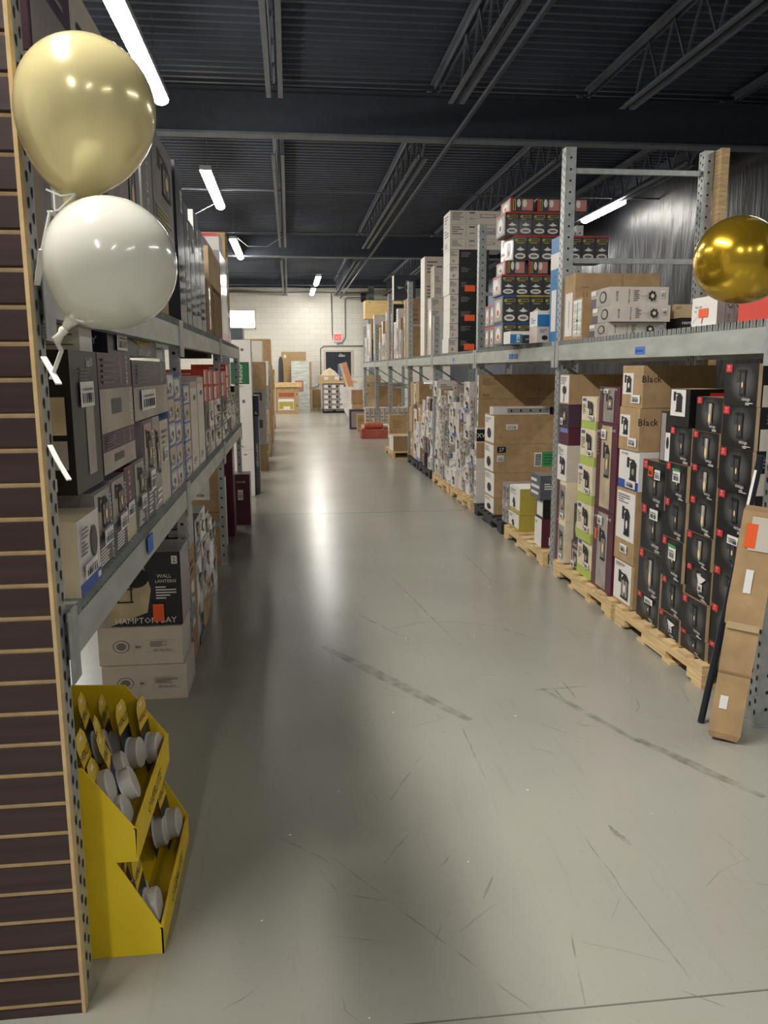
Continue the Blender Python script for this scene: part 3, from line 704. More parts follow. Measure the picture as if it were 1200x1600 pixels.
colR(963, 995, 780, [571, 636, 703, 764, 878, 962], [('kraft', {}, blk, 'brown carton with Black handwritten'), ('kraft', {}, blk, 'brown carton, Black handwritten low'), ('white', {}, prg, 'white and blue lantern box'), ('kraft', {}, kl, 'tall brown carton with lamp drawing'), ('kraft', {}, kl2, 'brown carton with black lantern drawing')], 'brown stack left of black boxes', dep=.42, group=G1)
e_, ez, ey = colR(997, 1033, 850, [720, 791, 862, 932, 988], [V, V, V1, V], 'leftmost black stack', dep=.26, group=G1, extras={0: ex_orange, 1: ex_lab, 3: ex_lab})
f_, fz, fy = colR(1035, 1069, 850, [667, 724, 780, 842, 905, 962, 1027], [V, V, V, V, V, V], 'second black stack from left', dep=.26, group=G1, extras={1: ex_lab2, 3: ex_lab2, 5: ex_torn})
g_, gz, gy = colR(1071, 1112, 850, [620, 674, 727, 778, 835, 886, 938, 995, 1052], [V1]*6+[V, V], 'third black stack from left', dep=.26, group=G1, extras={5: ex_torn})
h_, hz, hy = colR(1114, 1166, 850, [568, 634, 700, 768, 833, 893, 955, 1018, 1085], [V]*8, 'tallest black stack by the tube', dep=.24, group=G1, extras={4: ex_lab})
# two globe boxes lying on top of the black stacks
def gl(b): b.r('W', .06, .05, .45, .97, 'greybox'); b.r('W', .5, .05, .9, .6, 'white', 'printed_panel'); b.ell('W', .7, .4, .12, .12, 'ink', 'printed_panel'); b.r('S', .5, .7, .97, .97, 'red', 'brand_tab'); b.t('S', .73, .79, .07, 'globe', 'white', part='brand_tab', maxw=.35); b.ell('S', .73, .9, .06, .03, 'white', 'brand_tab', 10)
put(RF+.01, RF+.2, ey[0]-.03, ey[0]+.1, ez[0]+.002, ez[0]+.27, ('black_print', {}, gl, ''), 'narrow black globe box standing on the first black stack', 'fixture_box', group=G1)
def gl2(b): b.r('W', .04, .28, .8, .98, 'white', 'printed_panel'); b.lantern('W', .1, .35, .7, .95, part='printed_panel', style=1, glow='ink'); b.r('S', .28, .1, .66, .9, 'red', 'brand_tab'); b.t('S', .47, .3, .22, 'globe', 'white', part='brand_tab', maxw=.3); b.ell('S', .47, .7, .04, .12, 'white', 'brand_tab', 10)
put(RF, RF+.36, fy[0]+.03, fy[1], fz[0]+.002, fz[0]+.19, ('black_print', {'T': 'kraft_pale'}, gl2, ''), 'black globe box with white side topping the second black stack', 'fixture_box', group=G1)
# second row behind the tallest stack
z = PH
for k, (h, s) in enumerate(((.3, 'k'), (.28, 'w'), (.3, 'v'), (.27, 'w'), (.3, 'v'))):
    def pb(b): b.r('S', 0, .0, 1, .55, 'offwhite'); b.r('S', .2, .08, .6, .5, 'ink', 'lantern_picture'); b.lines('S', .1, .65, .7, .9, 3, 'inkgrey')
    put(RF+.27, RF+.56, hy[0]+.01, hy[1], z+.001, z+h-.001, ('black_print', {}, pb, ''), 'black and white lantern box, %s in the row behind the tallest black stack' % ordn(k, 5), 'fixture_box', group=G1); z += h
for k, (a, c, zt_) in enumerate(((3.75, 4.05, 1.0), (4.1, 4.4, 1.05), (4.6, 5.0, 1.3), (5.05, 5.5, 1.2))):
    put(RF+.5, RF+.9, a, c, PH+.001, zt_, st_kraft('W'), 'large brown carton %s the back row of the nearest right bay' % ('first in', 'second in', 'third in', 'last in')[k], group=G1)

# cardboard tube box and black pole leaning by the near post
def lean(a, c, r, h0, name):    # axis from a (floor) to c
    return
A = atZ(1131, 1152, 0); B = atY(1192, 802, 2.885)
d = (B-A).normalized(); sx = d.cross(Vector((0, 1, .2))).normalized(); sy_ = d.cross(sx).normalized(); ca, sa = math.cos(RAD(-34)), math.sin(RAD(-34))
sx, sy_ = sx*ca+sy_*sa, sy_*ca-sx*sa
M = Matrix((( sx.x, sy_.x, d.x, A.x), (sx.y, sy_.y, d.y, A.y), (sx.z, sy_.z, d.z, A.z+.014), (0, 0, 0, 1)))
b = MB(); W2 = .06; L = (B-A).length; rings = []
prof = [(0, .84), (.03, 1.0), (.25, 1.0), (.5, 1.02), (.515, 1.02), (.52, 1.12), (.60, 1.14), (.75, 1.1), (.9, 1.12), (1.0, 1.08)]
for q, s in prof:
    i = len(b.v); w2 = W2*s
    for sx_, sy2 in ((-1, -1), (1, -1), (1, 1), (-1, 1)):
        b.v.append(tuple(M @ Vector((sx_*w2+random.uniform(-.002, .002), sy2*w2+random.uniform(-.002, .002), q*L))))
    rings.append(i)
for a, c in zip(rings, rings[1:]):
    for j in range(4): b.f.append((a+j, a+(j+1) % 4, c+(j+1) % 4, c+j)); b.m.append(b.mi('kraft'))
b.f.append(tuple(rings[0]+j for j in (3, 2, 1, 0))); b.m.append(b.mi('kraft_dark')); b.f.append(tuple(rings[-1]+j for j in range(4))); b.m.append(b.mi('kraft_dark'))
tb = b.build('long_carton', fixn=True); tag(tb, 'long battered brown carton standing and leaning against the near right rack post', 'box')
def on_tube(name, q0, q1, u0, u1, m, side, off, lab=None, s=1.0):
    b = MB(); w2 = W2*s+off
    if side == 'l': P = [(-w2, W2*u0, q0*L), (-w2, W2*u0, q1*L), (-w2, W2*u1, q1*L), (-w2, W2*u1, q0*L)]
    else: P = [(W2*u0, w2*side, q0*L), (W2*u1, w2*side, q0*L), (W2*u1, w2*side, q1*L), (W2*u0, w2*side, q1*L)]
    b.face([M @ Vector(p) for p in P], m); o = b.build(name, tb)
    if lab: o['label'] = lab
TS = -1 if (M.to_3x3() @ Vector((0, -1, 0))).y < 0 else 1
LS = 1
for nm, q0, q1, u0, u1, mt, s in (('shipping_label', .14, .2, .1, .6, 'stickerwhite', 1.0), ('shipping_label', .66, .76, -.1, .35, 'stickerwhite', 1.13), ('shipping_label', .84, .98, -.85, .5, 'offwhite', 1.13), ('warning_label', .85, .95, .1, .75, 'orange', 1.15), ('packing_tape', .50, .53, -1, 1, 'tape_clear', 1.13), ('packing_tape', .3, .31, -1, 1, 'kraft_dark', 1.01)):
    on_tube(nm, q0, q1, u0, u1, mt, TS, .002, 'orange warning label' if mt == 'orange' else None, s)
b = MB(); a = atZ(1095, 1129, 0); a.z = .004; c = atX(1189, 712, 1.88); b.tube([a, c], .0145, 'polecoat', 14)
c2 = a+(c-a)*.0; pole = b.build('pole', smooth=False); tag(pole, 'slim black pole leaning on the black boxes beside the long carton', 'pole')
b = MB(); p0 = a+(c-a)*.76; p1 = a+(c-a)*.95; n = Vector((-.9, -.45, 0)).normalized(); s = n.cross((c-a).normalized()).normalized()
b.face([p0+n*.0155-s*.006, p0+n*.0155+s*.006, p1+n*.0155+s*.006, p1+n*.0155-s*.006], 'stickerwhite'); b.build('paper_label', pole)['label'] = 'long white paper label'

# ------------------------------------------------------------------ right rack, second bay: big brown cartons, olive boxes
G2 = 'cartons in the second right bay'
def bigk(ic):
    def p(b):
        b.r('W', .04, .04, .96, .96, 'white', 'printed_panel'); b.lines('W', .1, .7, .7, .9, 4, 'inkgrey', 'printed_panel'); b.ell('W', .5, .35, .2, .18, 'ink', 'printed_panel')
        b.tape(); b.r('S', .66, 0, .664, 1, 'kraft_dark')
        if ic == 1: b.sticker('S', .12, .5, .24, .68, part='shipping_label')
        if ic == 2:
            b.r('S', .42, .2, .5, .7, 'white', 'shipping_label'); b.r('S', .5, .2, .7, .72, 'green', 'green_label'); b.lines('S', .52, .25, .68, .66, 4, 'darkgreen', 'green_label'); b.plabel['green_label'] = 'big green label'
            for j in range(7): b.r('S', .43, .25+j*.06, .49, .28+j*.06, 'ink', 'shipping_label')
            b.r('S', .03, .72, .12, .92, 'black'); b.t('S', .075, .82, .12, '27', 'white', maxw=.07); b.sticker('S', .03, .4, .1, .62)
        if ic == 0: b.lines('S', .04, .55, .2, .85, 5, 'kraft_dark'); b.r('S', .04, .1, .12, .2, 'kraft_dark')
        if ic == 3: b.poly('S', [(.08, .25), (.14, .25), (.11, .14)], 'ink')
    return p
# near pile, camera-facing sides at its near end
def yfront(xp, yp, X=RF): return atX(xp, yp, X).y
yn = yfront(774, 760); yf = yfront(759, 760)
zs = [atX(774, y, RF).z for y in (648, 694, 739, 779, 822)]; zs[4] = PH
for k in range(4):
    put(RF-.02+[0, .0, .01, .01][k], RF+.92, yn, yf, zs[k+1]+.001, zs[k]-.001, ('kraft', {}, bigk([1, 2, 3, 4][k]), ''), 'big brown carton with white end, %s in the near pile%s' % (ordn(3-k, 4), ' with green label' if k == 1 else ''), group=G2)
def longw(b): b.r('S', .25, .2, .98, .8, 'greybox'); [b.ell('S', .32+.17*j, .5, .02, .18, 'ink', None, 8) for j in range(4)]
put(RF-.03, RF+.52, yn+.02, yn+.16, zs[0]+.001, zs[0]+.075, ('white_print', {}, longw, ''), 'long flat white box with four dots on the near brown pile', group=G2)
put(RF+.54, RF+.78, yn+.02, yn+.16, zs[0]+.001, zs[0]+.065, st_home('W'), 'small maroon flat box beside the long white one', group=G2)
# far pile, taller
yn2 = yfront(748, 700); yf2 = yfront(739, 700)
zs2 = [atX(748, y, RF).z for y in (585, 623, 668)]
for k in range(2):
    put(RF-.01, RF+.95, yn2, min(yf2+.1, 8.255), zs2[k+1]+.001, zs2[k]-.001, ('kraft', {}, bigk(0 if k == 0 else 3), ''), 'large brown carton, %s on the pile under the shelf beam' % ('upper' if k == 0 else 'lower'), group=G2)
z = PH; k = 0
hs = [.22, .2, .22, .19, .2]
tot = zs2[2]-PH
for k in range(5):
    def wv(b): b.lines('W', .1, .7, .7, .92, 4, 'inkgrey'); b.lantern('W', .3, .1, .85, .65, style=1, glow='photo_grey'); (b.r('S', .0, .1, .3, .9, 'black'), b.t('S', .15, .5, .3, 'XV', 'white', maxw=.26)) if k == 4 else None
    z1 = PH+tot*(k+1)/5; put(RF-.03, RF+.3, yn2-.02, min(yf2+.02, 8.255), z+.001, z1-.001, ('kraft' if k == 3 else 'white_print', {'W': 'white'}, wv, ''), 'white glossy carton, %s under the large brown cartons' % ordn(k, 6), group=G2)
    z = z1
# base white cartons under near pile
z1 = zs[-1]
put(RF, RF+.9, yn+.01, yf, PH+.001, z1-.001, ('kraft', {'W': 'white'}, bigk(4), ''), 'brown carton at the very bottom of the near pile', group=G2) if z1 > PH+.08 else None
# olive pair and their neighbours
def oliv(b): b.r('W', 0, .16, 1, 1, 'white'); b.lines('W', .08, .7, .6, .92, 4, 'inkgrey'); b.ell('W', .45, .45, .08, .14, 'ink'); b.lantern('W', .3, .2, .6, .5, style=1, glow='ink')
o1 = yfront(812, 800), yfront(796, 800); zz = [atX(812, y, RF).z for y in (764, 806, 848)]
put(RF, RF+.32, o1[0], o1[1], zz[1]+.001, zz[0], ('olive', {'T': 'white'}, oliv, ''), 'olive-sided white fixture box, upper of the two', 'fixture_box', group=G2)
put(RF-.005, RF+.32, o1[0], o1[1], PH+.001, zz[1]-.001, ('olive', {}, oliv, ''), 'olive-sided white fixture box, lower of the two', 'fixture_box', group=G2)
for k, (a, c) in enumerate(((785, 789), (790, 795))):
    y0, y1 = yfront(c, 800), yfront(a, 800)
    for j in range(2): put(RF, RF+.25, y0, y1, (PH if j == 0 else zz[1])+.001, (zz[1] if j == 0 else zz[0]-.01)-.001, st_grey('W'), 'slim grey box, %s, %s of the olive boxes' % ('lower' if j == 0 else 'upper', 'far left' if k == 0 else 'just left'), 'fixture_box', group=G2)
# right end: three mixed boxes before the post
def hm(b): b.r('W', .05, .05, .95, .95, 'white'); b.r('W', .1, .8, .4, .9, 'lime'); b.t('S', .55, .82, .16, 'HOME', 'white', maxw=.9); b.t('S', .5, .62, .05, 'DECORATORS', 'white', maxw=.8); b.t('S', .5, .45, .07, 'LED WALL', 'white', maxw=.8); b.sticker('S', .2, .05, .7, .35)
def hb(b): b.t('S', .5, .86, .12, 'HAMPTON BAY', 'inkgrey', maxw=.9); b.ell('S', .7, .35, .3, .25, 'pinkprint'); b.lines('W', .1, .1, .9, .9, 3, 'white'); b.lines('S', .1, .4, .3, .7, 3, 'white')
def kb(b): b.lines('S', .2, .55, .8, .8, 3, 'green'); b.lines('S', .2, .2, .7, .45, 3, 'inkgrey'); b.r('W', .1, .1, .9, .9, 'white')
q0, q1 = yfront(847, 800), yfront(836, 800); za, zb, zc, zd = [atX(847, y, RF).z for y in (743, 781, 812, 872)]
put(RF, RF+.3, q0, q1, PH+.001, zc-.001, ('maroon', {'W': 'white'}, hm, ''), 'maroon box with white end and barcode, on the pallet by the post', 'fixture_box', group=G2)
put(RF+.01, RF+.28, q0, q1, zc+.001, zb-.001, ('black_print', {}, kb, ''), 'black box with green print between maroon and photo boxes', 'fixture_box', group=G2)
put(RF-.02, RF+.3, q0, q1+.08, zb+.001, za, ('slate', {'T': 'greybox'}, hb, ''), 'dark photo box lying across the top by the post', 'fixture_box', group=G2)

# ------------------------------------------------------------------ right rack, dense bays 3 and 4 on the pallets
def dense(y0, y1, ztop, where, mix, grp, base=PH, x=RF, dep=(.3, .45), wmin=.17, wmax=.28, hmin=.15, hmax=.26):
    y = y1; c = 0; P = ['first', 'second', 'third', 'fourth', 'fifth', 'sixth', 'seventh', 'eighth', 'ninth', 'tenth', 'eleventh', 'twelfth']
    while y > y0+.09:
        wd = min(random.uniform(wmin, wmax), y-y0)
        if y-wd-y0 < .09: wd = y-y0
        top = ztop*random.uniform(.86, 1.0); n = max(3, int(round((top-base)/random.uniform(hmin, hmax)))); z = base; hh = (top-base)/n; k0 = random.choice(mix)
        d = random.uniform(*dep)
        for k in range(n):
            st = (k0 if random.random() < .55 else random.choice(mix))('W')
            h = hh; xo = x+random.uniform(-.02, .03)
            put(xo, xo+d, y-wd+.004, y-.004, z+.0008, z+h-.0008, st, '%s, %s in stack %s %s' % (st[3], ordn(k, n), P[c], where), 'carton', group=grp)
            z += h
        y -= wd; c += 1
W_ = lambda F: st_white(F); WK = lambda F: st_white(F, True)
dense(8.42, 9.55, 1.38, 'beyond the big brown cartons', [W_, W_, W_, st_grey, st_navy, WK], 'small cartons behind the big brown ones')
dense(9.6, 10.78, 1.36, 'before the dark-topped rack post', [W_, W_, W_, st_grey, WK, st_navy], 'small cartons before the dark-topped post')
dense(10.95, 11.95, 1.2, 'under the white lid', [W_, WK, st_home, st_grey, W_], 'cartons past the dark-topped post')
dense(12.05, 13.1, 1.42, 'before the fifth rack post', [st_kraft, WK, st_kraft, W_], 'tall kraft cartons before the open bays', wmin=.25, wmax=.4, hmin=.25, hmax=.5)
b = MB(); b.tube([(0, 0, 0), (0, 0, .02), (0, 0, .05), (0, 0, .06)], [.2, .19, .12, .06], 'lidwhite', 24); o = b.build('lamp_shade', loc=(2.08, 11.4, 1.3)); tag(o, 'round white dome shade lying on top of cartons under shelf', 'lamp shade')
put(2.0, 2.25, 11.25, 11.55, 1.215, 1.298, st_white('W'), 'flat white carton right beneath the dome shade', group='cartons past the dark-topped post')

# ------------------------------------------------------------------ right rack, upper shelf, nearest bay
ZD = DZ+.001; GU = 'boxes on the upper right shelf, nearest bay'
def bk(b):
    b.r('W', .15, .06, .8, .72, 'white', 'shipping_label'); b.r('W', .48, .18, .52, .6, 'inkgrey', 'shipping_label'); b.tape()
    for a in (.09, .13): b.r('S', a, .5, a+.02, .72, 'kraft_dark')
    b.r('S', .08, .42, .16, .44, 'kraft_dark'); b.r('S', .08, .78, .16, .8, 'kraft_dark'); b.r('S', .55, 0, .554, 1, 'kraft_dark')
y0, y1 = atX(897, 480, RF).y, 5.68; zt_ = atX(897, 427, RF).z
put(RF+.005, RF+.6, y0, y1-.0, ZD, zt_, ('kraft', {}, bk, ''), 'large brown carton on the upper shelf against the second post', group=GU)
def lp(b): b.r('W', .06, .06, .92, .95, 'wrap', 'wrapped_label'); b.r('W', .47, .1, .51, .9, 'ink', 'wrapped_label'); b.ell('W', .49, .45, .09, .03, 'ink', 'wrapped_label')
y2 = atX(912, 500, RF-.0).y
put(RF-.01, RF+.12, y2, y0-.01, ZD, atX(900, 467, RF).z, ('kraft', {}, lp, ''), 'narrow brown carton with crinkled white label before the large one', group=GU)
def hp(b):
    b.r('W', 0, 0, 1, 1, 'photo_grey'); b.r('W', .0, 0, .3, .5, 'plum'); b.ell('W', .65, .5, .18, .34, 'ink'); b.ell('W', .65, .5, .13, .25, 'photo_grey'); b.r('W', .02, .7, .3, .95, 'white')
    b.t('S', .12, .5, .14, 'HOME', 'ink', rot=90, maxw=.86, part='brand_lettering'); b.t('S', .32, .5, .1, 'Mini Pendant', 'ink', rot=90, maxw=.8, part='brand_lettering'); b.lines('S', .4, .2, .5, .85, 6, 'inkgrey'); b.sticker('S', .86, .4, .93, .78, 'white', 'barcode')
    for k in range(7):
        a = k*math.pi/3.5; x, y = .71+.05*math.cos(a), .5+.2*math.sin(a); b.ell('S', x, y, .022, .11, 'ink', None, 6)
    b.ell('S', .71, .5, .03, .12, 'cream', None, 8); b.r('S', .5, .49, .66, .51, 'inkgrey')
yn3, yf3 = atX(951, 490, RF).y, atX(920, 490, RF).y
tops = [atX(951, y, RF).z for y in (448, 477, 503)]+[ZD]
for k in range(3):
    sh = [0, -.035, .01][k]
    put(RF+.005, RF+.375, yn3+sh, yf3+sh-.02, tops[k+1]+.001, tops[k]-.001, ('offwhite', {}, hp, ''), 'white and cream pendant lamp box, %s of three on the upper shelf' % ('top', 'middle', 'bottom')[k], 'fixture_box', group=GU)
put(RF+.42, RF+.56, 4.85, 5.1, ZD+.105, ZD+.19, st_kraft('W'), 'small brown carton behind the pendant lamp boxes', group=GU)
def hbk(b): b.t('S', .5, .7, .3, 'HAMPTON BAY', 'white', maxw=.92, part='brand_lettering'); b.lines('S', .1, .1, .5, .5, 3, 'inkgrey')
put(RF+.42, RF+.6, 4.75, 5.0, ZD, ZD+.104, ('black_print', {}, hbk, ''), 'small black lantern box beside the pendant lamp boxes', 'fixture_box', group=GU)
def wz(b):
    b.t('W', .28, .66, .1, 'Wyze Light', 'ink', maxw=.5, part='brand_lettering'); b.t('W', .18, .52, .09, 'Strip', 'ink', maxw=.3, part='brand_lettering'); b.r('W', .3, .3, .68, .6, 'orange', 'orange_sticker'); b.plabel['orange_sticker'] = 'torn orange sticker'
    b.poly('W', [(.05, .1), (.3, .4), (.33, .44), (.08, .16)], 'red'); b.poly('W', [(.42, .1), (.46, .3), (.49, .3), (.45, .1)], 'red')
ya, yb_ = atX(1120, 490, RF+.02).y, atX(1081, 490, RF+.02).y; zw = atX(1100, 464, RF+.02).z
put(RF+.02, RF+.06, ya, yb_, ZD, zw, ('white', {'S': 'greybox'}, wz, ''), 'white light strip box with an orange sticker on the upper shelf', 'fixture_box', group=GU)
def wg(b): b.lines('S', .2, .1, .8, .4, 4, 'inkgrey'); b.ell('S', .5, .7, .3, .14, 'ink'); b.ell('S', .5, .7, .22, .11, 'greybox')
for k in range(3): put(RF+.063+.042*k, RF+.102+.042*k, ya, yb_, ZD, zw, ('greybox', {}, wg, ''), 'grey side of light strip box, %s behind the white one' % ('first', 'second', 'third')[k], 'fixture_box', group=GU)
def rb(b): b.ell('S', .7, .55, .25, .2, 'black'); b.ell('S', .62, .35, .3, .12, 'char'); b.lines('S', .1, .1, .4, .3, 2, 'white')
put(RF+.02, RF+.4, 3.12, 3.42, ZD, ZD+.14, ('redbox', {}, rb, ''), 'red box with a black picture partly behind the gold balloon', 'fixture_box', group=GU)

# second bay, upper shelf: bulb boxes in a stepped pile
GB = 'black light bulb boxes stacked on the upper shelf'
def bulb(top, lying=False):
    def p(b):
        for F in ('S', 'W'):
            if F == 'W':
                b.r(F, 0, .93, 1, 1, top); b.r(F, .1, .08, .9, .88, 'photo_grey'); b.ell(F, .5, .5, .25, .3, 'white'); b.ell(F, .5, .38, .12, .12, random.choice(('orange', 'char', 'redbox')))
                continue
            if not lying:
                b.r(F, 0, .94, 1, 1, top); b.ell(F, .2, .8, .1, .06, 'lime'); b.r(F, .18, .76, .92, .86, 'olive'); b.r(F, .3, .785, .88, .835, 'black'); b.lines(F, .2, .66, .8, .72, 1, 'lime')
                b.poly(F, [(.2, .42), (.45, .5), (.5, .56), (.55, .5), (.85, .42), (.55, .38), (.45, .38)], 'white'); b.ell(F, .5, .17, .4, .12, 'white'); b.ell(F, .5, .17, .28, .05, 'inkgrey')
            else:
                b.r(F, 0, 0, .07, 1, top); b.r(F, .1, .1, .22, .9, 'olive'); b.r(F, .14, .15, .18, .85, 'black'); b.ell(F, .35, .62, .08, .3, 'white'); b.r(F, .48, .1, .95, .9, 'pinkprint'); b.ell(F, .6, .6, .09, .28, 'white')
    return ('char', {'T': top}, p, 'bulb')
YB = 6.62; rows = [(545, 504, 'blue', 786, 5, 21.5, 0), (504, 461, 'olive', 786, 5, 21.5, 0), (461, 429, 'red', 784, 6, 21.5, 0), (429, 407, 'red', 790, 3, 36, 1), (407, 367, 'red', 803, 7, 21.3, 0), (367, 331, 'red', 790, 5, 21.3, 0), (331, 309, 'red', 798, 3, 42, 1)]
rn = ['bottom row', 'second row', 'third row', 'lying fourth row', 'fifth row', 'sixth row', 'lying top row']
zprev = ZD; ZBULB = []
for ri, (yb0, yt0, top, xs, n, w, ly) in enumerate(rows):
    z1 = atY(820, yt0, YB).z
    for k in range(n):
        a = atY(xs+w*k, yt0, YB).x; c = atY(xs+w*(k+1), yt0, YB).x-.003
        if ly: c = a+(c-a)*.88
        put(a, c, YB, YB+.3, zprev+.0008, z1-.0008, bulb('blue' if (ri == 1 and k == 0) else top, ly), 'black bulb box with %s top, %s from the aisle in the %s' % ('blue' if (top == 'blue' or (ri == 1 and k == 0)) else 'olive' if top == 'olive' else 'red', ('first', 'second', 'third', 'fourth', 'fifth', 'sixth', 'seventh')[k], rn[ri]), 'bulb_box', 'box', GB)
    ZBULB.append((zprev, z1)); zprev = z1
# its stepped left flank along the aisle, farther back
fl = [(6.94, 2, 'blue'), (7.13, 2, 'olive'), (7.32, 5, 'red'), (7.51, 2, 'olive'), (7.70, 2, 'red'), (7.89, 2, 'red')]
hb_ = (ZBULB[2][1]-ZD)/3
for ci, (yy, n, top) in enumerate(fl):
    z = ZD
    for k in range(n):
        put(1.95, 2.1, yy, yy+.185, z+.0008, z+.205, bulb(top), 'bulb box with photo side, %s in flank stack %s behind the bulb pile' % (ordn(k, n), ('one', 'two', 'three', 'four', 'five', 'six')[ci]), 'bulb_box', 'box', GB); z += .206
GU2 = 'small boxes before the bulb boxes'
def bw(b): b.r('S', 0, 0, 1, .75, 'skyblue'); b.t('S', .5, .88, .14, 'globe', 'ink', maxw=.5); b.lines('W', .2, .2, .8, .6, 3, 'skyblue')
def bw2(b): b.lines('S', .1, .6, .5, .85, 2, 'inkgrey'); b.r('S', .5, .2, .9, .9, 'photo_grey'); b.ell('S', .3, .3, .12, .15, 'ink')
x0_ = atY(843, 530, 6.05).x; x1_ = atY(866, 530, 6.05).x
put(x0_-.02, x1_+.06, 6.05, 6.25, ZD, ZD+.118, ('offwhite', {}, bw2, ''), 'white and grey small box under the blue and white one', 'fixture_box', group=GU2)
put(x0_-.02, x1_+.06, 6.05, 6.25, ZD+.12, ZD+.235, ('white', {}, bw, ''), 'small blue and white box beside the second upper post', 'fixture_box', group=GU2)
def fb(b): b.r('S', .0, 0, .45, .75, 'skyblue'); b.r('S', .45, .0, 1, .7, 'navybox'); b.t('S', .7, .35, .2, 'globe', 'white', maxw=.3); b.sticker('S', .24, .1, .36, .7)
put(atY(797, 535, 6.3).x, atY(838, 535, 6.3).x, 6.3, 6.5, ZD, ZD+.095, ('white', {}, fb, ''), 'flat blue and white box lying before the bulb boxes', 'fixture_box', group=GU2)
def tl(b): b.r('W', .2, .1, .8, .5, 'white'); b.r('W', 0, .7, 1, .85, 'white'); b.lines('W', .2, .55, .8, .66, 2, 'skyblue')
put(RF-.002, RF+.06, 5.8, 5.98, ZD, atX(872, 370, RF).z, ('skyblue', {}, tl, ''), 'tall narrow blue carton standing beside the second rack post', group=GU2)

# third bay, upper shelf: white and black carton towers
GW = 'white and black carton towers on the upper shelf'
YW = atX(702, 450, RF).y
def wl(b): b.lines('S', .04, .3, .24, .9, 4, 'inkgrey'); b.r('S', .28, .1, .284, .9, 'inkgrey'); b.r('S', .34, .8, .44, .88, 'ink'); b.r('S', .34, .4, .44, .43, 'ink'); b.r('S', .54, .5, .8, .75, 'ink'); b.r('S', .55, .53, .79, .72, 'offwhite'); b.lines('W', .2, .2, .8, .8, 3, 'inkgrey')
zt3 = [atY(720, y, YW).z for y in (329, 351, 374, 390)]
x1l = atY(790, 360, YW).x
def ws(b): b.lines('S', .08, .55, .8, .9, 4, 'inkgrey'); b.lines('S', .3, .15, .6, .35, 2, 'ink'); b.r('S', .0, 0, 1, .02, 'inkgrey')
xw = atY(716.5, 450, YW).x; xb = atY(743, 450, YW).x; N = 7; H = (zt3[3]-ZD)/N
for k in range(N): put(RF+random.uniform(-.01, .01), xw, YW, YW+.4, ZD+k*H+.001, ZD+(k+1)*H-.001, ('offwhite', {'W': 'white'}, ws, ''), 'white carton, %s in the tall white tower by the black one' % ordn(k, N+1), group=GW)
def bs(o):
    def p(b):
        b.lines('S', .08, .5, .42, .86, 4, 'inkgrey'); b.lines('S', .62, .3, .68, .9, 1, 'inkgrey')
        if o: b.r('S', .2, .2, .55, .62, 'orange', 'orange_sticker'); b.plabel['orange_sticker'] = 'orange price sticker'
    return p
for k in range(N): put(xw+.003, xb+.16, YW+.005, YW+.4, ZD+k*H+.001, ZD+(k+1)*H-.001, ('black_print', {}, bs(k in (0, 2, 4)), ''), 'black carton%s, %s in the black tower' % (' with orange sticker' if k in (0, 2, 4) else '', ordn(k, N)), group=GW)
for k in range(3): put(RF, x1l, YW-.01, YW+.4, zt3[3-k]+.001, zt3[2-k]-.001, ('offwhite', {'W': 'white'}, wl, ''), 'long white carton laid across the towers, %s of three' % ('bottom', 'middle', 'top')[k], group=GW)
YH = atX(672, 480, RF+.02).y
def hs_(b): b.lines('S', .1, .3, .6, .85, 4, 'inkgrey')
def hl(b): b.r('S', .2, .78, .65, .95, 'plum', 'brand_patch'); b.t('S', .42, .86, .06, 'HOME', 'white', maxw=.38, part='brand_patch')
xa, xb2 = atY(678, 500, YH).x, atY(697, 500, YH).x
zA = [atY(685, y, YH).z for y in (415, 428, 446, 465, 483, 501, 519, 537)]+[ZD]
for k in range(8): put(xa-(.04 if k > 2 else 0), xb2-(.03 if k > 2 else 0), YH, YH+.3, zA[k+1]+.001, zA[k]-.001, ('offwhite', {}, hl if k == 0 else hs_, ''), 'white slim carton, %s in the stepped stack left of the tower' % ordn(7-k, 8), group=GW)
zB = [atX(662, y, RF).z for y in (402, 440, 478, 516)]+[ZD]
for k in range(4): put(RF, RF+.33, YH+.35, YH+.7, zB[k+1]+.001, zB[k]-.001, ('offwhite', {'W': 'white'}, hs_, ''), 'glossy white carton, %s in the stack left of all towers' % ordn(3-k, 4), group=GW)

# far bays, upper shelf: flat cartons standing side by side
GF = 'flat cartons standing on the far upper shelf'
y = 13.45; k = 0; Pn = ['nearest', '2nd', '3rd']+['%dth' % q for q in range(4, 21)]+['21st', '22nd', '23rd']+['%dth' % q for q in range(24, 80)]
fly = {13.5: 1}
while y < 21.0:
    wd = random.uniform(.12, .3); h = random.uniform(.38, 1.05) if y > 13.9 else .95
    stl = random.choice([st_kraft, st_kraft, W_, WK, W_, st_kraft, st_black])('W')
    hit = [q for q in RY if y < q+.1 and y+wd > q-.02]
    if hit: y = hit[0]+.11
    nm = {'plain brown carton': 'plain flat brown carton'}.get(stl[3], stl[3])
    put(RF+random.uniform(0, .05), RF+random.uniform(.45, .85), y, y+wd-.012, ZD, ZD+h, stl, '%s standing upright, %s in the far upper shelf row' % (nm, Pn[k]), group=GF)
    y += wd; k += 1
def fan(b): b.r('S', .02, .02, .98, .98, 'navybox'); [b.poly('S', [(.5, .5), (.5+.35*math.cos(a), .5+.35*math.sin(a)), (.5+.3*math.cos(a+.4), .5+.3*math.sin(a+.4))], 'greybox') for a in (.9, 3.0, 5.2)]
put(RF, RF+.4, 15.1, 15.35, ZD+1.06, ZD+1.5, ('navybox', {'W': 'white'}, fan, ''), 'navy ceiling fan box on top of the standing flat cartons', 'fan_box', 'box')
put(RF-.02, RF+.9, 20.6, 21.1, ZD+1.06, ZD+1.5, ('plywood', {}, lambda b: b.ell('S', .12, .9, .02, .03, 'ink'), ''), 'pale plywood crate on top at the far rack end', 'crate', 'crate')

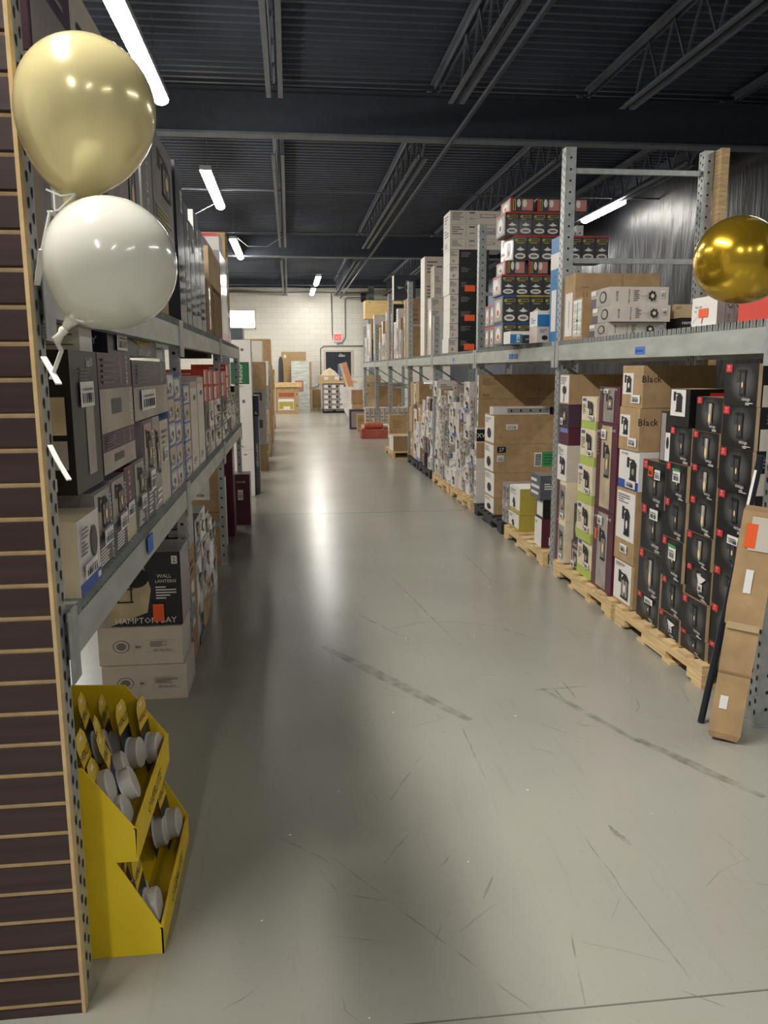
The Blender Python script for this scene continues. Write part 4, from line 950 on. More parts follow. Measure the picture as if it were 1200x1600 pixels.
# ------------------------------------------------------------------ far right floor items under the open bays
GO = 'things on the floor of the open far bays'
pallet(1.72, 2.6, 13.6, 14.7, 'small pine pallet with open carton beside the fifth post')
def fk(b): b.r('W', .1, .1, .5, .9, 'white'); b.lines('S', .1, .7, .5, .9, 2, 'kraft_dark')
put(1.74, 2.4, 13.7, 14.3, PH, PH+.26, ('kraft_dark', {'W': 'white', 'T': 'kraft_pale'}, fk, ''), 'brown carton lying on the small pine pallet', group=GO)
put(1.76, 2.42, 14.35, 14.65, PH, PH+.58, st_kraft('W'), 'upright brown carton at the back of the small pallet', group=GO)
t = MB(); 
for a in ((-.5, .5, -.22, -.19, 0, .2), (-.5, .5, .19, .22, 0, .2), (-.5, -.47, -.2, .2, 0, .2), (.47, .5, -.2, .2, 0, .2), (-.5, .5, -.2, .2, 0, .02)): t.box(*a, 'terra')
bi = t.build('orange_tray', loc=(2.05, 17.9, 0)); tag(bi, 'low terracotta orange open tray on the floor in a far bay', 'tray')
for k, (x, yy, zz_) in enumerate(((1.82, 17.81, .12), (1.9, 17.99, .12), (1.84, 17.9, .27))):
    b = MB(); b.tube([(-.22, 0, 0), (-.18, 0, 0), (.16, 0, 0), (.2, 0, 0)], [.04, .08, .08, .04], 'sack', 14); b.tube([(.2, 0, 0), (.44, .0, .0)], .045, 'offwhite', 12); o = b.build('packaged_roll', smooth=True, loc=(x, yy, zz_)); tag(o, 'orange and white packed roll lying in the tray, %s' % ('nearest the camera', 'farther one', 'topmost')[k], 'packaged roll', GO)
for k in range(10):
    m = ('offwhite', {}, (lambda b: b.lines('S', .2, .2, .8, .8, 3, 'inkgrey')), '')
    put(1.75+.115*k, 1.85+.115*k, 18.9, 19.3, .2, .62, m, 'slim grey-white box, %s of ten standing in a row behind the tray' % ORD[k].replace('lowest', 'first'), 'slim_box', group=GO)
pallet(1.7, 2.95, 18.7, 19.58, 'low pallet under the row of slim grey-white boxes', h=.19)
put(2.15, 2.75, 20.0, 20.3, 0, 1.15, st_kraft('W'), 'wide brown carton standing behind the slim box row', group=GO)
put(1.95, 2.4, 21.5, 21.8, 0, 1.35, st_kraft('W'), 'tall brown carton standing past the last rack post', group=GO)
put(1.72, 2.4, 22.3, 22.7, 0, .55, st_kraft('W'), 'brown carton on the floor beyond the rack end', group=GO)
put(1.7, 2.3, 22.3, 22.7, .552, .95, st_kraft('W'), 'brown carton stacked on another beyond the rack end', group=GO)
put(2.42, 2.8, 22.2, 22.5, 0, .95, st_white('W'), 'grey-white carton beside the two stacked brown ones', group=GO)
put(1.5, 1.9, 20.6, 20.9, 0, .5, ('plum', {}, lambda b: b.r('S', .1, .1, .9, .9, 'greybox'), ''), 'purple-grey printed carton at the aisle edge, far right', group=GO)
put(1.62, 2.14, 19.62, 19.95, .0, .42, st_kraft('W'), 'small brown carton before the purple-grey one', group=GO)
put(3.1, 3.9, 17, 18.5, 0, 1.2, st_kraft('W'), 'bulky brown carton behind the right rack', group=GO)

# curved white panel
b = MB(); pr = [(1.35, 0.0), (1.28, .1), (1.2, .4), (1.16, .7), (1.15, .86)]
P = [Vector((1.78, 24.2, .02)), Vector((1.62, 24.2, .25)), Vector((1.52, 24.2, .6)), Vector((1.46, 24.2, 1.0))]
for (a, c) in zip(P, P[1:]):
    b.box(0, 1, 0, 1, 0, 1, 'lidwhite', Matrix(((2.1-a.x, 0, c.x-a.x, a.x), (0, .06, 0, 24.2), (0, 0, c.z-a.z, a.z), (0, 0, 0, 1))))
tag(b.build('curved_panel'), 'white panel with a curved left edge at the far aisle end', 'panel')
# dark pallet load with wood stock on top
pallet(1.15, 2.0, 28.6, 29.5, 'black pallet under the grey shrink-wrapped load by the door', 'pallet_black')
GS = 'shrink-wrapped boxes before the back door'
for r_ in range(5):
    for c_ in range(3):
        def sp(b): b.r('S', .1, .2, .6, .8, 'white'); b.r('S', .65, .3, .9, .7, 'ink')
        put(1.17+.275*c_, 1.44+.275*c_, 28.65, 29.45, PH+.002+.18*r_, PH+.178+.18*r_, (random.choice(('greybox', 'slate', 'greybox')), {}, sp, ''), 'grey wrapped box, %s row, %s column on the black pallet' % (ordn(r_, 5), ('left', 'middle', 'right')[c_]), 'wrapped_box', group=GS)
b = MB(); b.box(1.0, 2.35, 28.6, 29.4, 1.03, 1.1, 'mdf'); tag(b.build('wooden_board'), 'flat wooden board across the wrapped load', 'board')
put(1.02, 1.75, 28.62, 29.2, 1.102, 1.3, ('kraft_pale', {}, lambda b: (b.r('S', .25, .25, .45, .8, 'white'), b.r('S', .75, .3, .95, .85, 'white')), ''), 'open tan carton with white stickers on the board', group=None)
b = MB(); b.prism([(1.1, 1.3), (1.22, 1.46), (1.42, 1.56), (1.6, 1.44), (1.72, 1.3)], 'y', 28.7, 29.1, 'cream'); tag(b.build('paper_bundle', fixn=True), 'crumpled cream paper bundle in the tan carton', 'paper')
for k in range(3):
    b = MB(); b.box(-.4, .4, 0, .3, 0, .03, ('cream', 'white', 'offwhite')[k], Matrix.Translation((2.2, 28.7, 1.125+.055*k)) @ Matrix.Rotation(RAD((-1, 1, -1)[k]), 4, 'Y')); tag(b.build('loose_board'), '%s loose pale board beside the tan carton' % ('lowest', 'middle', 'topmost')[k], 'board', 'loose boards')
b = MB(); M2 = Matrix.Translation((2.3, 27.9, .045)) @ Matrix.Rotation(RAD(-16), 4, 'Y'); b.box(-.13, .13, 0, .25, 0, 1.75, 'plankred', M2); b.box(-.131, -.05, -.003, 0, 0, 1.75, 'kraft_pale', M2); tag(b.build('leaning_plank_box'), 'tall reddish brown plank box leaning before the back door', 'box')
b = MB(); b.box(1.83, 1.97, 30.97, 31.015, 1.2, 1.72, 'bluepale'); tag(b.build('blue_notice'), 'blue notice card fixed to the dark back door', 'notice')

# left of the door: wrapped boards and crates
b = MB(); b.box(-.07, .0, 0, 0, 0, 0, 'kraft'); 
put(-.28, .62, 30.2, 30.35, 0, 2.15, ('kraft', {}, lambda b: (b.r('S', .35, .3, .36, 1, 'kraft_dark'), b.r('S', .1, .9, .2, .95, 'white')), ''), 'tall brown board carton leaning on the back wall', group=None)
def wr(b): b.r('S', .2, .4, .66, .62, 'pinkprint', 'cut_window'); b.lines('S', .8, .45, .84, .56, 4, 'ink')
put(.07, .72, 29.75, 29.9, 0, 1.82, ('wrap', {}, wr, ''), 'tall pale shrink-wrapped panel at the far end of the aisle', 'shrink_wrapped_slab', 'wrapped panel')
put(.73, .8, 29.78, 29.95, 0, 1.78, ('kraft', {}, lambda b: None, ''), 'narrow brown board edge right of the wrapped panel', 'carton_board', 'board')
put(.84, 1.14, 30.3, 30.7, .12, .78, ('kraft_dark', {}, lambda b: None, ''), 'dark brown low carton between wrapped panel and pallet', group=None)
b = MB(); b.box(.9, .96, 30.35, 30.6, 0, .12, 'pine'); b.box(1.04, 1.1, 30.35, 30.6, 0, .12, 'pine'); tag(b.build('wood_runners'), 'short wooden runners under the dark brown low carton', 'runner')
def cr_(b):
    b.r('S', 0, .86, 1, 1, 'kraft'); b.r('S', .1, .64, .8, .8, 'terra'); b.r('S', .08, .14, .78, .56, 'white', 'printed_label'); b.r('S', .1, .17, .76, .46, 'olive', 'printed_label'); b.r('S', .3, .17, .6, .28, 'white', 'printed_label')
    for v in (.3, .74): b.ell('S', .92, v, .025, .03, 'ink')
put(-.46, .3, 28.5, 29.1, 0, .9, ('kraft', {}, cr_, ''), 'brown crate with a yellow and white label on the floor', 'crate', 'crate')
b = MB(); b.box(-.75, .42, 28.45, 28.8, .915, 1.07, 'pine'); tag(b.build('timber_beam'), 'pale timber beam lying across the brown crate', 'timber')
b = MB(); b.box(-.52, -.47, 27.0, 27.05, .1, 1.5, 'pine'); b.box(-.8, -.47, 27.0, 27.05, 1.45, 1.55, 'pine'); b.box(-.8, -.52, 27.02, 27.05, 0, .12, 'pine'); b.box(-.8, -.75, 27.0, 27.05, .1, 1.5, 'pine'); tag(b.build('timber_frame'), 'upright pale timber frame at the left aisle edge, far', 'timber frame')
b = MB(); b.tube([(0, 0, 0), (0, 0, .5), (0, 0, .8), (0, 0, .9)], [.1, .09, .07, .03], 'char', 14); tag(b.build('dark_canister', loc=(-.3, 29.6, 1.07)), 'dark tapered canister standing behind the timber beam', 'canister')
b = MB(); b.box(-.5, -.1, 29.4, 29.9, 0, 1.069, 'kraft_dark'); tag(b.build('carton'), 'dark carton behind the brown crate under the canister', 'box')

# ------------------------------------------------------------------ left rack, middle shelf
GL = 'boxes on the left rack middle shelf'; ZM = LZ[0]+.001
def LB(y0, y1, z0, z1, style, label, dep=.3, xf=XL, name='fixture_box', grp=GL, extra=None, rz=0):
    return put(xf-dep, xf, y0, y1, z0, z1, style, label, name, group=grp, extra=extra, rz=rz)
def pg(b):
    b.t('S', .72, .6, .22, 'PROGRESS', 'ink', rot=-90, maxw=.5, part='brand_lettering')
    b.r('E', 0, 0, 1, .16, 'blue', 'printed_band'); b.r('E', .8, .04, .95, .12, 'white', 'printed_band'); b.ell('E', .7, .6, .16, .22, 'char', 'product_picture'); b.r('E', .55, .68, .8, .74, 'char', 'product_picture'); b.lines('E', .08, .5, .38, .9, 7, 'inkgrey'); b.sticker('E', .12, .2, .7, .4)
LB(1.93, 2.14, ZM, 1.15, ('cream', {'E': 'white_print'}, pg, ''), 'white and cream lantern box at the near end of the middle shelf', .17, XL+.015)
def pnv(t_, s=True):
    def p(b):
        b.r('E', .08, .42, .92, .96, 'photo_grey', 'product_picture'); b.lantern('E', .2, .46, .85, .93, part='product_picture')
        b.t('E', .86, .45, .14, 'HAMPTON BAY', 'white', rot=-90, maxw=.85, part='brand_lettering'); b.lines('E', .1, .06, .6, .3, 6, 'white')
        if s: b.sticker('E', .35, .28, .85, .48)
        b.t('S', .6, .5, .5, 'HAMPTON BAY', 'white', rot=-90, maxw=.9, part='brand_lettering')
    return ('greybox', {'E': 'slate'}, p, '')
LB(2.15, 2.36, ZM, 1.185, pnv(1), 'slate lantern photo box standing right behind the cream-edged one')
LB(2.365, 2.57, ZM, 1.19, pnv(1), 'second slate lantern photo box along the middle shelf')
def h293(b): b.t('E', .5, .7, .16, '293 253', 'white', rot=-90, maxw=.5, part='product_number'); b.r('E', 0, .0, 1, .45, 'photo_beige'); b.sticker('E', .2, .3, .9, .5)
LB(2.575, 2.72, ZM, 1.2, ('maroon', {}, h293, ''), 'narrow maroon box numbered 293 253')
LB(2.725, 2.92, ZM, 1.2, pnv(1), 'third slate lantern photo box, past the narrow maroon one')
def kal(b):
    b.t('S', .7, .89, .06, 'kalO', 'cream', maxw=.5, part='brand_lettering'); b.lines('S', .45, .74, .8, .82, 3, 'inkgrey')
    b.r('S', .2, .42, .95, .68, 'photo_beige', 'product_picture'); b.r('S', .72, .46, .78, .66, 'char', 'product_picture'); b.r('S', .2, .18, .95, .38, 'photo_grey', 'product_picture'); b.r('S', .3, .18, .7, .36, 'black', 'product_picture'); b.r('S', .55, .03, .85, .12, 'white', 'barcode')
    b.r('E', .45, .1, .75, .62, 'photo_grey', 'product_picture'); b.t('E', .7, .92, .07, 'kalO', 'white', maxw=.4, part='brand_lettering'); b.lines('E', .3, .76, .7, .88, 5, 'inkgrey'); b.sticker('E', .25, .6, .75, .78)
LB(2.02, 2.3, 1.2, 1.55, ('black_print', {'E': 'char'}, kal, ''), 'large black and charcoal fixture box lying over the near boxes', .3)
def hm1(num):
    def p(b):
        b.r('E', 0, 0, 1, .55, 'photo_grey', 'product_picture'); b.r('E', .3, .22, .6, .42, 'char', 'product_picture'); b.t('E', .82, .78, .17, 'HOME', 'white', rot=-90, maxw=.38, part='brand_lettering'); b.t('E', .62, .78, .05, 'DECORATORS', 'white', rot=-90, maxw=.36, part='brand_lettering'); b.lines('E', .1, .6, .45, .95, 5, 'inkgrey')
        if num: b.t('E', .86, .28, .13, num, 'white', rot=-90, maxw=.5, part='product_number')
    return ('plum', {}, p, '')
LB(2.31, 2.78, 1.325, 1.55, hm1('1001 804 454'), 'plum box numbered 1001 804 454 beside the big black one', .3)
LB(2.31, 2.78, 1.21, 1.323, hm1(''), 'flat plum box lying under the one numbered 1001 804 454', .3)
def h112(b): hm1('1005 583 112')[2](b); b.sticker('E', .15, .15, .55, .5)
LB(2.8, 3.55, 1.33, 1.535, ('plum', {}, h112, ''), 'wide plum box numbered 1005 583 112', .3)
def hbm(b):
    b.t('E', .7, .12, .2, 'HAMPTON BAY', 'white', rot=180, maxw=.5, part='brand_lettering'); b.ell('E', .66, .58, .24, .32, 'olive', 'product_picture'); b.ell('E', .78, .6, .12, .2, 'char', 'product_picture')
    for q in (.5, .58, .66): b.r('E', q, .35, q+.012, .85, 'ink', 'product_picture')
    for q in (.42, .6, .78): b.r('E', .45, q, .72, q+.03, 'ink', 'product_picture')
    b.sticker('E', .12, .1, .3, .5); b.t('S', .5, .3, .2, 'HAMPTON BAY', 'white', maxw=.8, part='brand_lettering')
LB(2.62, 3.55, 1.552, 1.69, ('navybox', {'E': 'navybox'}, hbm, ''), 'long dark lantern box lying upside down, topmost under the shelf', .3, XL-.035)
def lw(b): b.lines('S', .55, .15, .95, .85, 7, 'inkgrey'); b.ell('S', .3, .5, .14, .4, 'cream'); b.ell('S', .5, .75, .05, .12, 'blue'); b.ell('S', .5, .2, .05, .12, 'blue'); b.t('S', .85, .85, .12, 'lantern', 'ink', maxw=.3)
LB(2.28, 2.42, 1.552, 1.64, ('white', {}, lw, ''), 'small white leaflet-covered box on top of the black one', .34, XL-.035)
LB(2.93, 3.12, ZM, 1.325, pnv(1), 'tall slate lantern photo box under the wide plum box')
LB(3.13, 3.3, ZM, 1.325, st_grey('E'), 'narrow grey box under the wide plum box', extra=None)
LB(3.31, 3.53, ZM, 1.30, ('offwhite', {}, lambda b: (b.ell('E', .5, .35, .3, .2, 'photo_beige'), b.lines('E', .2, .7, .8, .9, 3, 'inkgrey'), b.sticker('E', .3, .5, .8, .66)), ''), 'beige lamp box before the small blue-edged boxes')
for c_, (ya, yb3, dz) in enumerate(((3.56, 3.75, .0), (3.76, 3.96, -.02), (4.08, 4.3, -.06))):
    z = ZM; n = 5
    for k in range(n):
        def be(b): b.r('E', 0, .9, 1, 1, 'bluepale'); b.r('E', .1, .15, .9, .8, 'photo_beige' if k % 2 else 'white'); b.ell('E', .5, .4, .2, .2, 'inkgrey'); b.sticker('E', .1, .1, .45, .4)
        LB(ya, yb3, z+.0008, z+.104+dz*.2, ('offwhite', {'S': 'bluepale', 'T': 'bluepale'}, be, ''), 'small blue-edged fixture box, %s in the %s blue stack' % (ordn(k, n), ('near', 'middle', 'far')[c_]), .25, grp='small blue-edged boxes on the middle shelf'); z += .105+dz*.2
for k, (ya, yb3) in enumerate(((4.36, 4.66), (4.7, 5.02))):
    LB(ya, yb3, ZM, 1.44+.02*k, ('offwhite', {'E': 'offwhite'}, lambda b: (b.r('E', 0, .93, 1, 1, 'greybox'), b.lines('E', .2, .06, .6, .15, 3, 'inkgrey'), b.ell('E', .6, .82, .12, .03, 'inkgrey')), ''), '%s of two tall plain greyish cartons on the middle shelf' % ('near', 'far')[k], .28, name='carton')
rl = 0
for k, (ya, yb3, n) in enumerate(((5.06, 5.32, 2), (5.34, 5.66, 2), (5.7, 6.2, 3), (6.35, 6.8, 3), (6.82, 7.3, 3), (7.32, 7.8, 3), (7.82, 8.4, 3))):
    z = ZM; top = random.uniform(1.25, 1.36)
    for j in range(n):
        h = (top-ZM)/n; s = random.choice((st_black, st_grey, W_, st_black, st_navy, WK))('E')
        LB(ya, yb3, z+.001, z+h-.001, s, '%s, %s in middle-shelf stack %s past tall plain cartons' % (s[3], ordn(j, n), ('one', 'two', 'three', 'four', 'five', 'six', 'seven')[k]), .28); z += h
    if k < 5:
        for j in range(2):
            LB(ya+.02, yb3, z+.001, z+.098, ('redbox', {'E': 'redbox'}, lambda b: (b.lines('S', .5, .2, .95, .8, 4, 'white'), b.r('E', .0, .1, .35, .9, 'white')), ''), 'bright red box, %s on middle-shelf stack %s' % (('lower', 'upper')[j], ('one', 'two', 'three', 'four', 'five')[k]), .28, grp='bright red boxes on the middle shelf'); z += .1
b = MB(); b.box(-.25, .0, 0, .3, 0, .12, 'black'); b.tube([(-.2, .05, .06), (-.09, .3, .06)], .055, 'char', 12); tag(b.build('black_fixture', loc=(XL-.05, 5.9, 1.585)), 'black unboxed light fixture on top of the red boxes', 'light fixture')

# left rack, upper shelf
GT = 'boxes on the left rack top shelf'; ZU = LZ[1]+.001
def bigh(b): b.t('E', .15, .55, .1, 'HAMPTON BAY', 'white', rot=-90, maxw=.8, part='brand_lettering'); b.r('E', .3, .1, .95, .95, 'photo_grey', 'product_picture'); b.lantern('E', .4, .5, .9, .9, part='product_picture'); b.lines('E', .35, .12, .9, .4, 8, 'olive'); b.t('S', .6, .5, .12, 'HAMPTON', 'white', rot=-90, maxw=.8, part='brand_lettering')
def plumh(b): b.t('E', .25, .62, .12, 'HOME', 'white', rot=-90, maxw=.4, part='brand_lettering'); b.r('E', .05, .0, .95, .35, 'greybox'); b.lines('E', .55, .4, .9, .98, 9, 'greybox'); b.t('S', .7, .6, .1, 'HOME', 'white', rot=-90, maxw=.4, part='brand_lettering')
def up(y0, y1, h, st, lab, dep=.3, **k): return LB(y0, y1, ZU, ZU+h, st, lab, dep, XL-.0, grp=GT, **k)
LB(1.93, 2.3, ZU, 2.17, ('greybox', {'E': 'greybox'}, lambda b: (b.r('E', .1, .1, .9, .9, 'photo_grey'), b.r('E', .2, .3, .8, .6, 'white')), ''), 'grey printed box at the near end of the top shelf', .3, XL-.01, grp=GT)
LB(1.93, 2.3, 2.172, 2.62, ('plum', {}, plumh, ''), 'plum box standing high behind the pale gold balloon', .3, XL-.01, grp=GT)
LB(2.32, 2.75, ZU, 2.1, st_grey('E'), 'grey lantern photo box behind the two balloons', .3, XL-.01, grp=GT)
LB(2.32, 2.7, 2.102, 2.48, ('offwhite', {}, lambda b: (b.lines('E', .1, .2, .9, .8, 6, 'plum')), ''), 'off-white box with plum print between balloons and shelf', .3, XL-.01, grp=GT)
LB(2.78, 3.2, ZU, 2.35, st_grey('E'), 'tall greyish carton right of the white balloon', .3, XL-.01, grp=GT)
LB(3.25, 3.8, ZU, 1.98, st_kraft('E'), 'brown carton at the foot of the tall brand-lettered box', .3, XL-.01, grp=GT)
LB(3.25, 4.12, 1.982, 2.48, ('offwhite', {'E': 'greybox', 'S': 'white_print'}, bigh, ''), 'big pale lantern box with large vertical lettering', .3, XL-.01, grp=GT)
def dk(b): b.r('E', .1, .55, .9, .9, 'navybox'); b.t('E', .3, .6, .1, 'HAMPTON BAY', 'inkgrey', rot=-90, maxw=.7, part='brand_lettering'); b.sticker('E', .55, .72, .85, .86); b.lines('E', .2, .1, .8, .4, 4, 'inkgrey')
for k, (a, c, h) in enumerate(((4.15, 4.4, .75), (4.42, 4.62, .62), (4.64, 4.85, .56))):
    up(a, c, h, ('navybox', {'E': 'slate'}, dk, ''), 'tall dark slate box, %s of three beside the big lettered box' % ('first', 'second', 'third')[k])
up(4.87, 5.1, .66, ('slate', {'S': 'white'}, dk, ''), 'tall slate box with a white narrow side')
up(5.12, 5.4, .6, ('slate', {}, dk, ''), 'tall slate box behind the white-sided one')
LB(5.45, 5.9, ZU, 2.08, ('kraft_dark', {}, lambda b: (b.tape(), b.r('E', .4, .1, .6, .9, 'wrap')), ''), 'brown cellophane-wrapped carton on the top shelf', .3, XL-.0, grp=GT)
LB(5.95, 6.6, ZU, 2.05, st_kraft('E'), 'lower brown carton under the marked one on the top shelf', .42, XL-.0, grp=GT)
LB(5.7, 6.6, 2.082, 2.32, ('kraft_pale', {}, lambda b: (b.t('S', .5, .5, .25, 'THIS SIDE', 'kraft_dark', maxw=.7)), ''), 'pale brown carton with brown marker writing, top shelf', .42, XL-.0, grp=GT)
LB(6.65, 7.3, ZU, 2.42, ('greybox', {}, lambda b: b.r('E', .2, .1, .8, .9, 'photo_grey'), ''), 'tall grey carton near the end of the top shelf', .42, grp=GT)
LB(6.65, 7.0, 2.422, 2.55, ('white', {}, lambda b: (b.r('S', 0, .8, 1, 1, 'redbox'), b.ell('S', .3, .45, .05, .1, 'ink'), b.ell('S', .6, .45, .05, .1, 'ink')), ''), 'white box with a red top on the grey carton', .35, grp=GT)
LB(7.3, 7.6, 2.0, 2.66, st_kraft('E'), 'highest brown carton at the end of the left top shelf', .45, grp=GT)
LB(7.3, 7.6, ZU, 1.998, st_grey('E'), 'grey carton under the highest brown one', .45, grp=GT)
LB(6.0, 6.6, 2.322, 2.42, ('maroon', {}, lambda b: b.lines('S', .1, .2, .9, .7, 2, 'greybox'), ''), 'flat maroon box on the pale brown marked carton', .6, XL-.05, grp=GT)

# left rack, floor level
GFL = 'cartons on the floor under the left rack'
def wc(b):
    b.ell('S', .27, .5, .1, .17, 'inkgrey', 'printed_seal'); b.ell('S', .27, .5, .088, .15, 'offwhite', 'printed_seal'); b.ell('S', .27, .5, .06, .1, 'inkgrey', 'printed_seal')
    b.sticker('S', .43, .44, .51, .56, 'offwhite', 'barcode'); b.r('S', .56, .34, .92, .345, 'inkgrey'); b.r('S', .56, .66, .92, .665, 'inkgrey'); b.lines('S', .62, .48, .9, .64, 5, 'inkgrey'); b.t('S', .76, .4, .06, '1002 930 955', 'ink', rot=180, maxw=.28, part='product_number')
YF = 3.66
put(-.885, -.505, YF-.03, YF+.27, 0.0, .165, ('offwhite', {}, wc, ''), 'pale carton numbered 1002 930 955, lower of two on the floor', group=GFL)
put(-.895, -.52, YF-.02, YF+.27, .167, .345, ('offwhite', {}, wc, ''), 'pale carton numbered 1002 930 955, upper of the two', group=GFL)
def wlan(b):
    b.poly('S', [(0, 0), (.52, .18), (.58, .5), (.5, .8), (.3, 1), (0, 1)], 'photo_beige', 'product_picture'); b.ell('S', .38, .66, .18, .14, 'ink', 'product_picture'); b.r('S', .12, .64, .4, .72, 'ink', 'product_picture')
    for q in (.12, .3): b.r('S', q, .32, q+.02, .64, 'ink', 'product_picture')
    for q in (.32, .5, .62): b.r('S', .1, q, .34, q+.02, 'ink', 'product_picture')
    b.r('S', .88, .84, .96, .95, 'white', 'pack_count'); b.t('S', .92, .895, .07, '2', 'ink', part='pack_count')
    b.t('S', .77, .68, .05, 'WALL', 'white', maxw=.2, part='brand_lettering'); b.t('S', .79, .61, .05, 'LANTERN', 'white', maxw=.28, part='brand_lettering'); b.lines('S', .65, .36, .93, .55, 5, 'white'); b.t('S', .5, .08, .08, 'HAMPTON BAY', 'white', maxw=.92, part='brand_lettering')
    b.r('S', .6, .06, .75, .3, 'orange', 'orange_sticker'); b.plabel['orange_sticker'] = 'orange price sticker'
put(-.84, -.515, YF, YF+.28, .347, .69, ('navybox', {'E': 'greybox', 'T': 'greybox'}, wlan, ''), 'dark two-pack wall lantern box with orange sticker', 'fixture_box', group=GFL)
put(-.8, -.53, YF+.42, YF+.66, .6, .8, ('navybox', {'E': 'greybox'}, wlan, ''), 'second dark two-pack lantern box behind the orange-stickered one', 'fixture_box', group=GFL)
put(-.8, -.53, YF+.42, YF+.66, 0, .598, st_kraft('E'), 'brown carton under the second two-pack lantern box', group=GFL)
for c_, (ya, yb4, n, top, xf) in enumerate(((4.36, 4.62, 3, .70, -.53), (4.64, 4.9, 4, .7, -.53), (4.92, 5.2, 3, .62, -.54), (5.22, 5.5, 3, .52, -.55), (5.52, 5.85, 2, .44, -.56))):
    z = 0.0; h = top/n
    for k in range(n):
        s = random.choice((W_, WK, st_grey, W_, st_kraft, st_navy))('E')
        put(xf-.32, xf, ya, yb4, z+.001, z+h-.001, s, '%s, %s in floor stack %s under the left rack' % (s[3], ordn(k, n), ('one', 'two', 'three', 'four', 'five')[c_]), group=GFL); z += h
def bigp(b): b.r('S', .0, .8, .55, .95, 'white', 'printed_panel'); b.r('S', .55, .25, .85, .98, 'white', 'printed_panel'); b.r('S', .6, .6, .8, .66, 'ink', 'printed_panel'); b.sticker('S', .62, .3, .78, .4); b.r('E', .1, .1, .8, .9, 'white', 'side_label')
for k in range(2): put(-1.05, -.57, 6.35, 6.8, .002+.4*k, .398+.4*k, ('kraft', {}, bigp, ''), 'large brown carton with white labels, %s of two under the left rack' % ('lower', 'upper')[k], group=GFL)
put(-.8, -.57, 6.84, 7.05, 0, .6, ('black_print', {'E': 'white'}, lambda b: b.r('S', .1, .1, .8, .8, 'photo_dark'), ''), 'black box with white side behind the large brown cartons', 'fixture_box', group=GFL)
for k in range(2): put((-.8, -.58)[k], (-.53, -.41)[k], (7.35, 7.9)[k], (7.6, 8.15)[k], .0, (.84, .5)[k], ('maroon', {}, lambda b: (b.t('S', .5, .85, .08, 'HOME', 'white', maxw=.5), b.sticker('S', .3, .5, .6, .7)), ''), 'tall maroon carton, %s of two at the left rack end' % ('near', 'far')[k], 'fixture_box', group=GFL)
put(-1.2, -.62, 7.1, 7.3, 0, .84, ('redbox', {}, lambda b: b.lines('S', .3, .2, .7, .8, 4, 'white'), ''), 'wide red carton on the floor before the maroon ones', group=GFL)

# past the rack: white towers, mixed stacks
GX = 'cartons standing on the floor past the left rack'
def hun(lbl):
    def p(b):
        if lbl: b.r('S', .02, .1, .9, .55, 'darkgreen', 'brand_patch'); b.t('S', .48, .325, .1, 'Hunter', 'white', rot=90, maxw=.38, part='brand_patch')
        b.ell('S', .6, .8, .08, .03, 'inkgrey'); b.lines('S', .3, .04, .7, .08, 2, 'inkgrey')
    return p
HX0, HX1 = -.69, -.447
zz = [0, .28, .56, 1.28, 1.85]
for k in range(4): put(HX0, HX1, 9.75, 10.1, zz[k]+.001, zz[k+1]-.001, ('white', {}, hun(k == 3), ''), 'tall plain white fan carton%s, %s in the tower' % (' with green brand patch' if k == 3 else '', ordn(k, 4)), 'fan_carton', group=GX)
put(-.44, -.385, 9.9, 10.15, .0, .95, ('slate', {}, lambda b: b.t('S', .5, .5, .03, 'HAMPTON BAY', 'white', rot=-90, maxw=.6, part='brand_lettering'), ''), 'slim slate carton beside the white fan carton tower', group=GX)
put(-.444, -.375, 9.88, 10.15, .952, 1.2, ('navybox', {}, lambda b: b.lines('S', .3, .1, .7, .25, 2, 'white'), ''), 'small teal-black box on the slim slate carton', 'fixture_box', group=GX)
random.seed(11)
for c_, (ya, yb4, n, top, xf, dep) in enumerate(((12.2, 12.8, 4, 1.62, -.36, .5), (13.0, 13.5, 4, 1.95, -.42, .5), (14.2, 14.8, 4, 1.65, -.36, .5), (15.4, 16.0, 3, 1.6, -.38, .55), (17.0, 17.8, 3, 1.6, -.36, .6), (19.0, 20.0, 3, 2.2, -.42, .6), (21.0, 22.0, 3, 1.5, -.4, .6))):
    z = 0.0; h = top/n
    for k in range(n):
        s = random.choice((st_kraft, W_, WK, st_kraft, st_grey))('E')
        put(xf-dep, xf, ya, yb4, z+.001, z+h-.001, s, '%s, %s in left floor stack %s past the white tower' % (s[3], ordn(k, n), ('one', 'two', 'three', 'four', 'five', 'six', 'seven')[c_]), group=GX); z += h
put(-.95, -.6, 11.0, 11.4, 0, 2.05, ('slate', {}, lambda b: None, ''), 'tall dark slate carton behind the white tower', group=GX)

# ------------------------------------------------------------------ yellow display with packaged puck lights
YD0, YD1 = 1.93, 2.47; xb_ = -.62
dsp = empty('yellow_display', (-.5, 2.2, 0)); tag(dsp, 'two-tier yellow cardboard counter display standing on the floor', 'display stand')
BX = -.76
prof_side = [(-.62, 0), (-.362, 0), (-.362, .072), (-.468, .268), (-.416, .268), (-.412, .355), (-.535, .53), (-.62, .54)]
def dpart(mb, name): o = mb.build(name, dsp); o.location = (.5, -2.2, 0); return o
for yy, nm in ((YD0, 'side_panel'), (YD1, 'side_panel')):
    b = MB(); t_ = .004
    A1 = [(BX, 0), (-.362, 0), (-.362, .072), (-.468, .268), (BX, .268)]; A2 = [(BX, .268), (-.416, .268), (-.412, .355), (-.535, .53), (BX, .54)]
    b.prism(A1, 'y', yy, yy+t_, 'yellowcard'); b.prism(A2, 'y', yy, yy+t_, 'yellowcard'); dpart(b, nm)
b = MB(); b.box(BX-.004, BX, YD0, YD1+.004, 0, .54, 'yellowcard'); dpart(b, 'back_panel')
